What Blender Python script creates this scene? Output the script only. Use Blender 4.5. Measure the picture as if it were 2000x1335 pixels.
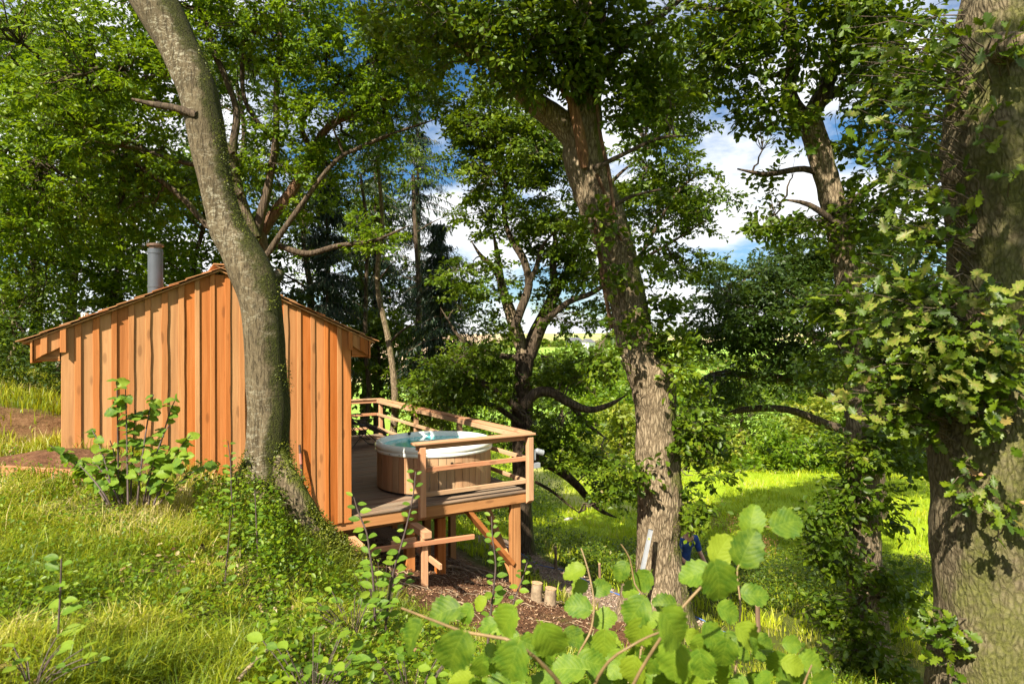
import bpy, math, random
import numpy as np
from mathutils import Vector, Matrix

# ------------------------------------------------------------------ camera, sky, sun, exposure
for o in list(bpy.data.objects): bpy.data.objects.remove(o)
S = bpy.context.scene
COL = S.collection
rng = np.random.default_rng(7)
random.seed(7)

FPX = 1200.0                       # focal length in pixels of the 2000 px wide photograph
YAW, PIT, ROL = [math.radians(a) for a in (30.33, 0.30, -0.31)]
CAM = np.array([-5.62, -9.11, 2.52])   # metres; the origin is the deck's near right corner, deck top at z = 0
FW = np.array([math.sin(YAW)*math.cos(PIT), math.cos(YAW)*math.cos(PIT), math.sin(PIT)])
_r = np.array([math.cos(YAW), -math.sin(YAW), 0.0]); _u = np.cross(_r, FW)
RT = math.cos(ROL)*_r + math.sin(ROL)*_u
UP = -math.sin(ROL)*_r + math.cos(ROL)*_u
cd = bpy.data.cameras.new('camera'); cam = bpy.data.objects.new('camera', cd); COL.objects.link(cam)
cam.matrix_world = Matrix(((RT[0], UP[0], -FW[0], CAM[0]), (RT[1], UP[1], -FW[1], CAM[1]), (RT[2], UP[2], -FW[2], CAM[2]), (0, 0, 0, 1)))
cd.sensor_width = 36.0; cd.lens = FPX/2000*36; cd.clip_start = 0.05; cd.clip_end = 6000
cd.dof.use_dof = True; cd.dof.focus_distance = 9.0; cd.dof.aperture_fstop = 3.2
S.camera = cam

SUN_AZ = math.atan2(-0.55, -0.835)      # direction towards the sun, in the ground plane
SUN_EL = math.radians(43)
SUNV = Vector((math.cos(SUN_AZ)*math.cos(SUN_EL), math.sin(SUN_AZ)*math.cos(SUN_EL), math.sin(SUN_EL)))
w = bpy.data.worlds.new('World'); S.world = w; w.use_nodes = True
nt = w.node_tree; nt.nodes.clear()
out = nt.nodes.new('ShaderNodeOutputWorld'); bg = nt.nodes.new('ShaderNodeBackground')
sky = nt.nodes.new('ShaderNodeTexSky'); sky.sky_type = 'NISHITA'; sky.sun_disc = False
sky.sun_elevation = SUN_EL; sky.sun_rotation = math.pi/2 - SUN_AZ
sky.air_density = 1.0; sky.dust_density = 0.6; sky.ozone_density = 2.5
# broken cumulus: noise on the view direction projected on a cloud layer
tc = nt.nodes.new('ShaderNodeTexCoord'); sep = nt.nodes.new('ShaderNodeSeparateXYZ')
mx = nt.nodes.new('ShaderNodeMath'); mx.operation = 'ADD'; mx.inputs[1].default_value = 0.22
dv = nt.nodes.new('ShaderNodeVectorMath'); dv.operation = 'DIVIDE'
cmb = nt.nodes.new('ShaderNodeCombineXYZ')
nz = nt.nodes.new('ShaderNodeTexNoise'); nz.inputs['Scale'].default_value = 1.15; nz.inputs['Detail'].default_value = 9; nz.inputs['Roughness'].default_value = 0.58
mp = nt.nodes.new('ShaderNodeMapping'); mp.inputs['Location'].default_value = (1.4013, 6.1197, 2.0772)
rp = nt.nodes.new('ShaderNodeValToRGB'); rp.color_ramp.elements[0].position = 0.43; rp.color_ramp.elements[1].position = 0.55
nz2 = nt.nodes.new('ShaderNodeTexNoise'); nz2.inputs['Scale'].default_value = 2.6; nz2.inputs['Detail'].default_value = 6
cr = nt.nodes.new('ShaderNodeValToRGB'); cr.color_ramp.elements[0].position = 0.3; cr.color_ramp.elements[0].color = (7.0, 7.1, 7.4, 1); cr.color_ramp.elements[1].position = 0.62; cr.color_ramp.elements[1].color = (8.8, 8.9, 9.0, 1)
mixc = nt.nodes.new('ShaderNodeMix'); mixc.data_type = 'RGBA'
L = nt.links.new
L(tc.outputs['Generated'], sep.inputs[0]); L(sep.outputs['Z'], mx.inputs[0])
for i in range(3): L(mx.outputs[0], cmb.inputs[i])
L(tc.outputs['Generated'], dv.inputs[0]); L(cmb.outputs[0], dv.inputs[1]); L(dv.outputs[0], mp.inputs[0])
L(mp.outputs[0], nz.inputs['Vector']); L(mp.outputs[0], nz2.inputs['Vector'])
L(nz.outputs['Fac'], rp.inputs[0]); L(nz2.outputs['Fac'], cr.inputs[0])
hs = nt.nodes.new('ShaderNodeHueSaturation'); hs.inputs['Saturation'].default_value = 1.3; hs.inputs['Value'].default_value = 0.85; L(sky.outputs[0], hs.inputs['Color'])
L(rp.outputs[0], mixc.inputs['Factor']); L(hs.outputs[0], mixc.inputs['A']); L(cr.outputs[0], mixc.inputs['B'])
L(mixc.outputs['Result'], bg.inputs[0]); bg.inputs[1].default_value = 0.055
L(bg.outputs[0], out.inputs[0])
ld = bpy.data.lights.new('sun', 'SUN'); ld.energy = 5.0; ld.angle = math.radians(0.5); ld.color = (1.0, 0.91, 0.74)
sun = bpy.data.objects.new('sun', ld); COL.objects.link(sun)
sun.rotation_euler = SUNV.to_track_quat('Z', 'Y').to_euler()
S.view_settings.view_transform = 'Standard'; S.view_settings.look = 'None'
S.view_settings.exposure = 1.5; S.view_settings.gamma = 1.0
S.render.engine = 'CYCLES'
S.cycles.max_bounces = 5; S.cycles.diffuse_bounces = 2; S.cycles.glossy_bounces = 2; S.cycles.transmission_bounces = 4
S.cycles.transparent_max_bounces = 4; S.cycles.caustics_reflective = False; S.cycles.caustics_refractive = False
S.cycles.use_adaptive_sampling = True; S.cycles.adaptive_threshold = 0.015
S.cycles.use_denoising = True
try: S.cycles.denoiser = 'OPENIMAGEDENOISE'; S.cycles.denoising_prefilter = 'ACCURATE'
except Exception: pass
S.cycles.sample_clamp_indirect = 6

# ------------------------------------------------------------------ helpers
def ray(px, py): return FW + RT*((px-1000)/FPX) - UP*((py-667.5)/FPX)
def U(px, py, D): return CAM + ray(px, py)*D                       # photo pixel at a depth in metres -> world
def onp(px, py, ax, v): d = ray(px, py); return CAM + d*((v-CAM[ax])/d[ax])
def nrm(a): return a/np.maximum(np.linalg.norm(a, axis=-1, keepdims=True), 1e-9)

def vnoise(P, seed=0):                                             # value noise, vectorised
    P = np.asarray(P, float); I = np.floor(P).astype(np.int64); F = P-I; F = F*F*(3-2*F)
    def h(x, y, z):
        n = (x*374761393 + y*668265263 + z*2147483647 + seed*974634533) & 0xffffffff
        n = ((n ^ (n >> 13))*1274126177) & 0xffffffff
        return ((n ^ (n >> 16)) & 0xffff)/65535.0
    r = 0
    for dx in (0, 1):
        for dy in (0, 1):
            for dz in (0, 1):
                wgt = (F[..., 0] if dx else 1-F[..., 0])*(F[..., 1] if dy else 1-F[..., 1])*(F[..., 2] if dz else 1-F[..., 2])
                r = r + wgt*h(I[..., 0]+dx, I[..., 1]+dy, I[..., 2]+dz)
    return r
def fbm(P, o=4, seed=0):
    P = np.asarray(P, float); r = 0; a = 0.5
    for i in range(o): r = r + a*vnoise(P*2**i + 17.3*i, seed+i); a *= 0.5
    return r

def tag(o, label=None, cat=None, group=None, kind=None):
    if label: o['label'] = label
    if cat: o['category'] = cat
    if group: o['group'] = group
    if kind: o['kind'] = kind
    return o
def link(name, me, mat=None, parent=None):
    o = bpy.data.objects.new(name, me); COL.objects.link(o)
    if mat is not None and not me.materials: me.materials.append(mat)
    if parent is not None: o.parent = parent
    return o
def empty(name, loc=(0, 0, 0), rz=0.0):
    o = bpy.data.objects.new(name, None); COL.objects.link(o); o.location = loc; o.rotation_euler = (0, 0, rz); o.empty_display_size = 0.2
    return o
def npmesh(name, V, F, smooth=False, rnd=None, uv=None):
    V = np.ascontiguousarray(V, np.float32).reshape(-1, 3); F = np.ascontiguousarray(F, np.int32); k = F.shape[1]
    me = bpy.data.meshes.new(name)
    me.vertices.add(len(V)); me.vertices.foreach_set('co', V.ravel())
    me.loops.add(F.size); me.loops.foreach_set('vertex_index', F.ravel())
    me.polygons.add(len(F)); me.polygons.foreach_set('loop_start', np.arange(0, F.size, k, dtype=np.int32))
    if smooth: me.polygons.foreach_set('use_smooth', np.ones(len(F), bool))
    me.update(calc_edges=True)
    if rnd is not None:
        a = me.attributes.new('rnd', 'FLOAT', 'FACE'); a.data.foreach_set('value', np.ascontiguousarray(rnd, np.float32))
    if uv is not None:
        a = me.uv_layers.new(name='UVMap'); a.data.foreach_set('uv', np.ascontiguousarray(uv[F.ravel()], np.float32).ravel())
    return me
class MB:                                                          # small mesh collector
    def __init__(s): s.v = []; s.f = []
    def add(s, V, F):
        b = len(s.v); s.v += [tuple(map(float, p)) for p in V]; s.f += [tuple(int(i)+b for i in q) for q in F]; return s
    def box(s, x0, x1, y0, y1, z0, z1):
        return s.add([(x0, y0, z0), (x1, y0, z0), (x1, y1, z0), (x0, y1, z0), (x0, y0, z1), (x1, y0, z1), (x1, y1, z1), (x0, y1, z1)],
                     [(0, 3, 2, 1), (4, 5, 6, 7), (0, 1, 5, 4), (1, 2, 6, 5), (2, 3, 7, 6), (3, 0, 4, 7)])
    def beam(s, a, b, w, h, up=(0, 0, 1)):                         # squared timber from a to b
        a = np.array(a, float); b = np.array(b, float); d = nrm(b-a); u = np.array(up, float)
        x = np.cross(d, u); x = nrm(x); u = np.cross(x, d)
        V = []
        for p in (a, b):
            for sx, su in ((-1, -1), (1, -1), (1, 1), (-1, 1)): V.append(p + x*sx*w/2 + u*su*h/2)
        return s.add(V, [(0, 3, 2, 1), (4, 5, 6, 7), (0, 1, 5, 4), (1, 2, 6, 5), (2, 3, 7, 6), (3, 0, 4, 7)])
    def tube(s, P, r, n=8, cap=True):
        V, F = tubeA(np.array(P, float), np.array(r, float) if np.ndim(r) else np.full(len(P), float(r)), n)
        b = len(s.v); s.add(V, F)
        if cap: s.f.append(tuple(b+i for i in range(n))[::-1]); s.f.append(tuple(b+(len(P)-1)*n+i for i in range(n)))
        return s
    def lathe(s, prof, n=48, c=(0, 0, 0)):                         # profile of (radius, z)
        V = []; F = []; m = len(prof)
        for i in range(n):
            a = 2*math.pi*i/n
            for r_, z in prof: V.append((c[0]+r_*math.cos(a), c[1]+r_*math.sin(a), c[2]+z))
        for i in range(n):
            j = (i+1) % n
            for k in range(m-1): F.append((i*m+k, j*m+k, j*m+k+1, i*m+k+1))
        return s.add(V, F)
    def build(s, name, mat, parent=None, smooth=False, bevel=0.0):
        me = bpy.data.meshes.new(name); me.from_pydata(s.v, [], s.f); me.update()
        if smooth:
            for p in me.polygons: p.use_smooth = True
        o = link(name, me, mat, parent)
        if bevel:
            md = o.modifiers.new('bevel', 'BEVEL'); md.width = bevel; md.segments = 1; md.limit_method = 'ANGLE'; md.angle_limit = 0.7
        return o
def tubeA(P, r, n=8):
    m = len(P); T = np.gradient(P, axis=0); T = nrm(T)
    ref = np.array([0.13, 0.21, 1.0]) if abs(T[:, 2]).mean() < 0.8 else np.array([1.0, 0.1, 0.05])
    X = np.empty_like(P); x = nrm(np.cross(T[0], ref))
    for i in range(m):
        x = nrm(x - T[i]*(x@T[i])); X[i] = x
    Y = np.cross(T, X); a = np.arange(n)*2*math.pi/n
    V = P[:, None, :] + r[:, None, None]*(X[:, None, :]*np.cos(a)[None, :, None] + Y[:, None, :]*np.sin(a)[None, :, None])
    i = np.arange(m-1)[:, None]*n; j = np.arange(n)[None, :]; k = (j+1) % n
    F = np.stack([i+j, i+k, i+n+k, i+n+j], -1).reshape(-1, 4)
    return V.reshape(-1, 3), F
def tubes_batch(P, r, n=4):                                        # P (N,m,3), r (N,m)
    N, m, _ = P.shape
    T = nrm(np.gradient(P, axis=1)); ref = np.array([0.31, 0.17, 0.93]); X = nrm(np.cross(T, ref)); Y = np.cross(T, X)
    a = np.arange(n)*2*math.pi/n
    V = P[:, :, None, :] + r[:, :, None, None]*(X[:, :, None, :]*np.cos(a)[None, None, :, None] + Y[:, :, None, :]*np.sin(a)[None, None, :, None])
    b = (np.arange(N)*m*n)[:, None, None]; i = (np.arange(m-1)*n)[None, :, None]; j = np.arange(n)[None, None, :]; k = (j+1) % n
    F = np.stack([b+i+j, b+i+k, b+i+n+k, b+i+n+j], -1).reshape(-1, 4)
    return V.reshape(-1, 3), F
def catmull(P, step):
    P = np.array(P, float); Q = np.vstack([2*P[0]-P[1], P, 2*P[-1]-P[-2]]); outp = []
    for i in range(1, len(Q)-2):
        n = max(2, int(np.linalg.norm(Q[i+1][:3]-Q[i][:3])/step)); t = np.linspace(0, 1, n, endpoint=False)[:, None]
        a, b, c, d = Q[i-1], Q[i], Q[i+1], Q[i+2]
        outp.append(0.5*(2*b + (c-a)*t + (2*a-5*b+4*c-d)*t*t + (3*b-a-3*c+d)*t**3))
    outp.append(P[-1:]); return np.vstack(outp)

# ------------------------------------------------------------------ materials
class NT:
    def __init__(s, name):
        s.m = bpy.data.materials.new(name); s.m.use_nodes = True; s.t = s.m.node_tree; s.t.nodes.clear()
        s.o = s.t.nodes.new('ShaderNodeOutputMaterial')
    def n(s, typ, ins=None, **kw):
        x = s.t.nodes.new('ShaderNode'+typ)
        for k, v in kw.items(): setattr(x, k, v)
        for k, v in (ins or {}).items():
            if isinstance(v, bpy.types.NodeSocket): s.t.links.new(v, x.inputs[k])
            else: x.inputs[k].default_value = v
        return x
    def math(s, op, a, b=0.0, c=None):
        d = {0: a, 1: b}
        if c is not None: d[2] = c
        return s.n('Math', d, operation=op).outputs[0]
    def ramp(s, fac, stops, interp='LINEAR'):
        x = s.n('ValToRGB', {0: fac}); e = x.color_ramp.elements; x.color_ramp.interpolation = interp
        while len(e) < len(stops): e.new(0.5)
        for q, (p, c) in zip(e, stops):
            q.position = p; q.color = (c if isinstance(c, tuple) else (c, c, c)) + (1,)
        return x.outputs[0]
    def mix(s, fac, a, b, bt='MIX'):
        x = s.n('Mix', data_type='RGBA', blend_type=bt)
        for k, v in (('Factor', fac), ('A', a), ('B', b)):
            if isinstance(v, bpy.types.NodeSocket): s.t.links.new(v, x.inputs[k])
            else: x.inputs[k].default_value = v if k == 'Factor' else tuple(v)+(1,)
        return x.outputs['Result']
    def noise(s, vec, scale, detail=4, rough=0.55, dist=0.0):
        return s.n('TexNoise', {'Vector': vec, 'Scale': scale, 'Detail': detail, 'Roughness': rough, 'Distortion': dist}).outputs['Fac']
    def coord(s, scale=(1, 1, 1), kind='Object', rot=(0, 0, 0), offset=None):
        c = s.n('TexCoord').outputs[kind]
        if offset is not None: c = s.n('VectorMath', {0: c, 1: offset}, operation='ADD').outputs[0]
        return s.n('Mapping', {'Vector': c, 'Scale': scale, 'Rotation': rot}).outputs[0]
    def rnd(s): return s.n('ObjectInfo').outputs['Random']
    def bump(s, h, strength, dist=0.01): return s.n('Bump', {'Height': h, 'Strength': strength, 'Distance': dist}).outputs[0]
    def pbr(s, col, rough=0.6, normal=None, metallic=0.0, spec=0.4, **kw):
        d = {'Base Color': col if isinstance(col, bpy.types.NodeSocket) else tuple(col)+(1,), 'Roughness': rough, 'Metallic': metallic, 'Specular IOR Level': spec}
        if normal is not None: d['Normal'] = normal
        d.update(kw)
        b = s.n('BsdfPrincipled', d); s.t.links.new(b.outputs[0], s.o.inputs[0]); return s.m

def m_wood(name, axis, dark, mid, light, grey=0.0):
    t = NT(name); r = t.rnd()
    off = t.n('CombineXYZ', {0: t.math('MULTIPLY', r, 37.0), 1: t.math('MULTIPLY', r, 91.0), 2: t.math('MULTIPLY', r, 53.0)}).outputs[0]
    sc = {'x': (0.7, 15, 15), 'y': (15, 0.7, 15), 'z': (15, 15, 0.7)}[axis]
    v = t.coord(sc, offset=off)
    g = t.noise(v, 1.0, 6, 0.6, 0.6); fine = t.noise(v, 6.0, 3, 0.6)
    ks = {'x': (2.2, 7, 7), 'y': (7, 2.2, 7), 'z': (7, 7, 2.2)}[axis]
    vo = t.n('TexVoronoi', {'Vector': t.coord(ks, offset=off), 'Scale': 1.0, 'Randomness': 1.0}); kd = vo.outputs['Distance']
    knot = t.ramp(kd, [(0.0, 1.0), (0.14, 0.8), (0.21, 0.0)])
    c = t.ramp(g, [(0.28, dark), (0.5, mid), (0.72, light)])
    c = t.mix(t.math('MULTIPLY', t.ramp(fine, [(0.4, 0.0), (0.75, 1.0)]), 0.35), c, dark)
    c = t.mix(t.math('MULTIPLY', knot, 0.6), c, tuple(x*0.45 for x in dark))
    hv = t.n('HueSaturation', {'Hue': t.math('MULTIPLY_ADD', r, 0.022, 0.489), 'Saturation': t.math('MULTIPLY_ADD', r, -0.2, 1.08), 'Value': t.math('MULTIPLY_ADD', t.math('FRACT', t.math('MULTIPLY', r, 7.13)), 0.24, 0.88), 'Color': c}).outputs[0]
    st = t.noise(t.coord((1.1, 1.1, 0.5), offset=off), 1.6, 4)          # weathering blotches
    hv = t.mix(t.math('MULTIPLY', t.ramp(st, [(0.45, 0.0), (0.75, 1.0)]), 0.25 + grey), hv, tuple(x*0.62 for x in mid) if not grey else (0.16, 0.145, 0.125))
    return t.pbr(hv, 0.72, t.bump(t.math('ADD', g, t.math('MULTIPLY', fine, 0.5)), 0.35, 0.006), spec=0.25)
WD = dict(dark=(0.29, 0.108, 0.029), mid=(0.385, 0.153, 0.044), light=(0.45, 0.195, 0.064))
WP = dict(dark=(0.33, 0.165, 0.085), mid=(0.44, 0.235, 0.125), light=(0.53, 0.31, 0.175))
M = {}
for a in 'xyz':
    M['larch_'+a] = m_wood('larch_'+a, a, **WD); M['pine_'+a] = m_wood('pine_'+a, a, **WP)
M['shingle'] = m_wood('shingle', 'x', (0.30, 0.12, 0.045), (0.40, 0.17, 0.065), (0.5, 0.23, 0.095))
M['deck'] = m_wood('deck_wood', 'x', (0.11, 0.075, 0.05), (0.20, 0.135, 0.088), (0.29, 0.205, 0.14), grey=0.3)
M['cedar'] = m_wood('cedar', 'z', (0.34, 0.19, 0.095), (0.43, 0.255, 0.135), (0.50, 0.32, 0.18))

def m_plain(name, col, rough=0.5, metallic=0.0, var=0.15, scale=8, spec=0.5, bump=0.0, **kw):
    t = NT(name); n = t.noise(t.coord(), scale, 5)
    c = t.mix(t.ramp(n, [(0.35, 0.0), (0.7, 1.0)]), tuple(x*(1-var) for x in col), tuple(min(1, x*(1+var)) for x in col))
    return t.pbr(c, rough, t.bump(n, bump, 0.01) if bump else None, metallic, spec, **kw)
M['black'] = m_plain('black_steel', (0.012, 0.012, 0.013), 0.4)
M['rubber'] = m_plain('black_rubber', (0.02, 0.02, 0.02), 0.7)
M['flue'] = m_plain('flue_grey', (0.085, 0.098, 0.12), 0.38, 0.3, 0.08)
M['copper'] = m_plain('flue_cap', (0.15, 0.095, 0.07), 0.5, 0.5)
M['white'] = m_plain('white_plastic', (0.78, 0.78, 0.75), 0.4)
M['acrylic'] = m_plain('tub_acrylic', (0.74, 0.77, 0.73), 0.22, 0, 0.03)
M['fabric'] = m_plain('blue_grey_mesh_fabric', (0.17, 0.21, 0.28), 0.8, 0, 0.2, 60)
M['alu'] = m_plain('aluminium', (0.30, 0.31, 0.33), 0.42, 0.6, 0.06)
M['vial'] = m_plain('vial', (0.45, 0.55, 0.08), 0.15)
M['lampgrey'] = m_plain('lamp_grey', (0.32, 0.34, 0.37), 0.45, 0.3)
M['pipe'] = m_plain('blue_pipe', (0.06, 0.13, 0.36), 0.4)
M['shirt'] = m_plain('blue_shirt', (0.012, 0.05, 0.25), 0.85, 0, 0.25, 14)
M['trouser'] = m_plain('dark_trousers', (0.014, 0.016, 0.028), 0.85, 0, 0.3, 14)
M['skin'] = m_plain('skin', (0.5, 0.27, 0.18), 0.55, 0, 0.08)
M['hair'] = m_plain('hair', (0.05, 0.03, 0.018), 0.6, 0, 0.3, 30)
M['rust'] = m_plain('rusty_iron', (0.07, 0.045, 0.035), 0.7, 0.3, 0.5, 20)
M['stone'] = m_plain('stone', (0.42, 0.40, 0.36), 0.85, 0, 0.3, 12, bump=0.4)
M['render'] = m_plain('white_render', (0.75, 0.73, 0.69), 0.9)
M['slate'] = m_plain('slate', (0.12, 0.12, 0.14), 0.7)
M['stake'] = m_wood('stake_wood', 'z', (0.10, 0.06, 0.035), (0.17, 0.11, 0.07), (0.24, 0.16, 0.1))
M['cutwood'] = m_plain('sawn_stump', (0.42, 0.27, 0.15), 0.8, 0, 0.3, 18)
def m_water():
    t = NT('tub_water'); n = t.noise(t.coord((1, 1, 1)), 5.0, 3)
    return t.pbr((0.10, 0.55, 0.58), 0.04, t.bump(n, 0.15, 0.02), spec=0.5)
M['water'] = m_water()

def m_leaf(name, stops, trans=0.45, tcol=None, rough=0.45, veins=False, obj=False, gloss=0.35):
    t = NT(name)
    r = t.rnd() if obj else t.n('Attribute', attribute_name='rnd').outputs['Fac']
    c = t.ramp(r, stops)
    if obj:
        nzv = t.noise(t.coord(kind='Object'), 3.0, 4)
        c = t.mix(t.math('MULTIPLY', t.ramp(nzv, [(.35, 0.0), (.7, 1.0)]), 0.45), c, tuple(x*1.35 for x in stops[-1][1]))
    nor = None
    if veins:
        uv = t.n('TexCoord').outputs['UV']; sp = t.n('SeparateXYZ', {0: uv})
        ax = t.math('ABSOLUTE', t.math('SUBTRACT', sp.outputs[0], 0.5))
        wv = t.math('FRACT', t.math('MULTIPLY', t.math('SUBTRACT', sp.outputs[1], t.math('MULTIPLY', t.math('POWER', ax, 1.35), 1.25)), 6.5))
        vl = t.math('MINIMUM', t.math('ABSOLUTE', t.math('SUBTRACT', wv, 0.5)), t.math('MULTIPLY', ax, 6.0))
        vein = t.ramp(vl, [(0.0, 1.0), (0.07, 0.0)])
        c = t.mix(t.math('MULTIPLY', vein, 0.3), c, tuple(min(1, x*1.8+0.03) for x in stops[-1][1]))
        hgt = t.math('ADD', t.math('MULTIPLY', vl, 1.0), t.math('MULTIPLY', nzv, 0.4))
        nor = t.bump(hgt, 0.25, 0.005)
        spot = t.ramp(t.noise(t.coord(kind='Object'), 7.0, 3), [(0.68, 0.0), (0.70, 1.0)])
        c = t.mix(t.math('MULTIPLY', spot, 0.5), c, (0.12, 0.08, 0.02))
    d = {'Base Color': c, 'Roughness': rough, 'Specular IOR Level': gloss}
    if nor is not None: d['Normal'] = nor
    b = t.n('BsdfPrincipled', d)
    tcv = t.mix(0.6, c, tcol or (0.25, 0.36, 0.02))
    tr = t.n('BsdfTranslucent', {'Color': tcv})
    ms = t.n('MixShader', {0: trans, 1: b.outputs[0], 2: tr.outputs[0]})
    t.t.links.new(ms.outputs[0], t.o.inputs[0]); return t.m
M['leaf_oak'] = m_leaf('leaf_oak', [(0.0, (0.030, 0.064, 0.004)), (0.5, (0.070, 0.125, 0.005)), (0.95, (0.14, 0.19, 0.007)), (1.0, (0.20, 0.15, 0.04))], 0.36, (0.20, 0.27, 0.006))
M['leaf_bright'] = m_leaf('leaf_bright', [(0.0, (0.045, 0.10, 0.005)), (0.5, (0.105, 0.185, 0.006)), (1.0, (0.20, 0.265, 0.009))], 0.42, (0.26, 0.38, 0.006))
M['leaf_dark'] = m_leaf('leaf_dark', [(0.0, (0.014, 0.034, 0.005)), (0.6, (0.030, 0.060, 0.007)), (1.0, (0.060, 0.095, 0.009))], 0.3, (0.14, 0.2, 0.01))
M['leaf_yellow'] = m_leaf('leaf_yellow', [(0.0, (0.10, 0.15, 0.012)), (0.6, (0.19, 0.23, 0.02)), (1.0, (0.30, 0.29, 0.03))], 0.4, (0.36, 0.4, 0.01))
M['needle'] = m_leaf('needle', [(0.0, (0.008, 0.022, 0.012)), (0.7, (0.018, 0.040, 0.020)), (1.0, (0.04, 0.06, 0.025))], 0.15, (0.05, 0.1, 0.02))
M['leaf_hazel'] = m_leaf('leaf_hazel', [(0.0, (0.026, 0.07, 0.005)), (0.45, (0.055, 0.125, 0.010)), (0.8, (0.098, 0.17, 0.012)), (1.0, (0.17, 0.225, 0.014))], 0.36, (0.34, 0.46, 0.010), 0.55, True, True, 0.25)
M['leaf_sapling'] = m_leaf('leaf_sapling', [(0.0, (0.035, 0.095, 0.014)), (0.45, (0.085, 0.175, 0.018)), (1.0, (0.19, 0.27, 0.025))], 0.42, (0.32, 0.45, 0.012), 0.5, False, True, 0.2)
M['leaf_near_oak'] = m_leaf('leaf_near_oak', [(0.0, (0.07, 0.15, 0.012)), (0.6, (0.12, 0.22, 0.015)), (0.94, (0.19, 0.27, 0.02)), (1.0, (0.36, 0.20, 0.09))], 0.42, None, 0.45, True, True)
M['grass'] = m_leaf('grass_blades', [(0.0, (0.055, 0.105, 0.006)), (0.3, (0.14, 0.20, 0.008)), (0.65, (0.29, 0.32, 0.014)), (0.85, (0.42, 0.40, 0.06)), (1.0, (0.55, 0.45, 0.23))], 0.4, (0.52, 0.52, 0.01))
M['grass_far'] = m_leaf('meadow_grass', [(0.0, (0.16, 0.24, 0.008)), (0.6, (0.33, 0.40, 0.012)), (0.93, (0.44, 0.46, 0.025)), (1.0, (0.38, 0.32, 0.12))], 0.4, (0.42, 0.55, 0.02))
M['moss'] = m_leaf('moss', [(0.0, (0.05, 0.07, 0.006)), (0.6, (0.10, 0.12, 0.010)), (1.0, (0.17, 0.18, 0.015))], 0.2)
M['litter'] = m_leaf('leaf_litter', [(0.0, (0.10, 0.055, 0.025)), (0.6, (0.24, 0.15, 0.07)), (1.0, (0.42, 0.33, 0.18))], 0.15, (0.3, 0.2, 0.06))
M['dock'] = m_leaf('dock_seed', [(0.0, (0.16, 0.07, 0.03)), (1.0, (0.28, 0.14, 0.06))], 0.2, (0.2, 0.1, 0.03))

def m_bark(name, dark, mid, light, sc=9.0, stretch=0.16, moss=0.5, mdir=(0.8, -0.42, 0.25), bump=0.9, lichen=0.0):
    t = NT(name)
    c0 = t.n('TexCoord').outputs['Object']
    wob = t.n('TexNoise', {'Vector': c0, 'Scale': 2.5, 'Detail': 3.0})
    cc = t.n('VectorMath', {0: c0, 1: t.n('VectorMath', {0: wob.outputs['Color'], 'Scale': 0.12}, operation='SCALE').outputs[0]}, operation='ADD').outputs[0]
    v = t.n('Mapping', {'Vector': cc, 'Scale': (1, 1, stretch)}).outputs[0]
    vo = t.n('TexVoronoi', {'Vector': v, 'Scale': sc*1.6}, feature='DISTANCE_TO_EDGE').outputs['Distance']
    n1 = t.noise(v, sc*2.2, 6, 0.65, 0.4); n2 = t.noise(c0, 1.7, 5)
    fur = t.ramp(t.math('ADD', vo, t.math('MULTIPLY', t.math('SUBTRACT', n1, .5), .35)), [(0.0, 0.0), (0.25, 1.0)])
    h = t.math('ADD', t.math('MULTIPLY', fur, 0.42), t.math('MULTIPLY', n1, 0.85))
    c = t.ramp(h, [(0.25, dark), (0.6, mid), (1.0, light)])
    c = t.mix(t.math('MULTIPLY', t.ramp(n2, [(0.4, 0.0), (0.7, 1.0)]), 0.45), c, tuple(x*0.6 for x in mid))
    if lichen:
        lv = t.n('Mapping', {'Vector': c0, 'Scale': (1, 1, 2.6)}).outputs[0]
        l1 = t.ramp(t.noise(lv, 11.0, 6, 0.72, 0.8), [(0.60, 0.0), (0.645, 1.0)])
        l2 = t.ramp(t.noise(c0, 1.3, 2), [(0.35, 0.0), (0.6, 1.0)])
        c = t.mix(t.math('MULTIPLY', t.math('MULTIPLY', l1, l2), lichen), c, (0.50, 0.50, 0.44))
    if moss:
        nd = t.n('VectorMath', {0: t.n('NewGeometry').outputs['Normal'], 1: mdir}, operation='DOT_PRODUCT').outputs['Value']
        mm = t.math('ADD', t.math('MULTIPLY', nd, 0.55), t.math('MULTIPLY', t.noise(c0, 3.2, 6, 0.65), 1.1))
        mk = t.ramp(mm, [(0.78, 0.0), (1.02, 1.0)])
        mc = t.ramp(t.noise(c0, 40.0, 3), [(0.3, (0.045, 0.06, 0.008)), (0.7, (0.12, 0.135, 0.015))])
        c = t.mix(t.math('MULTIPLY', mk, moss), c, mc)
        h = t.math('ADD', h, t.math('MULTIPLY', t.math('MULTIPLY', t.noise(c0, 45.0, 3), mk), 0.5))
    return t.pbr(c, 0.85, t.bump(h, bump, 0.03), spec=0.2)
M['bark_oak'] = m_bark('bark_oak', (0.05, 0.036, 0.022), (0.175, 0.13, 0.08), (0.34, 0.27, 0.18), 15.0, 0.22, moss=0.8)
M['bark_near'] = m_bark('bark_near', (0.05, 0.038, 0.022), (0.125, 0.098, 0.058), (0.22, 0.18, 0.115), 20.0, 0.35, moss=0.6, mdir=(-.6, -.5, .1), bump=.7)
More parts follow.
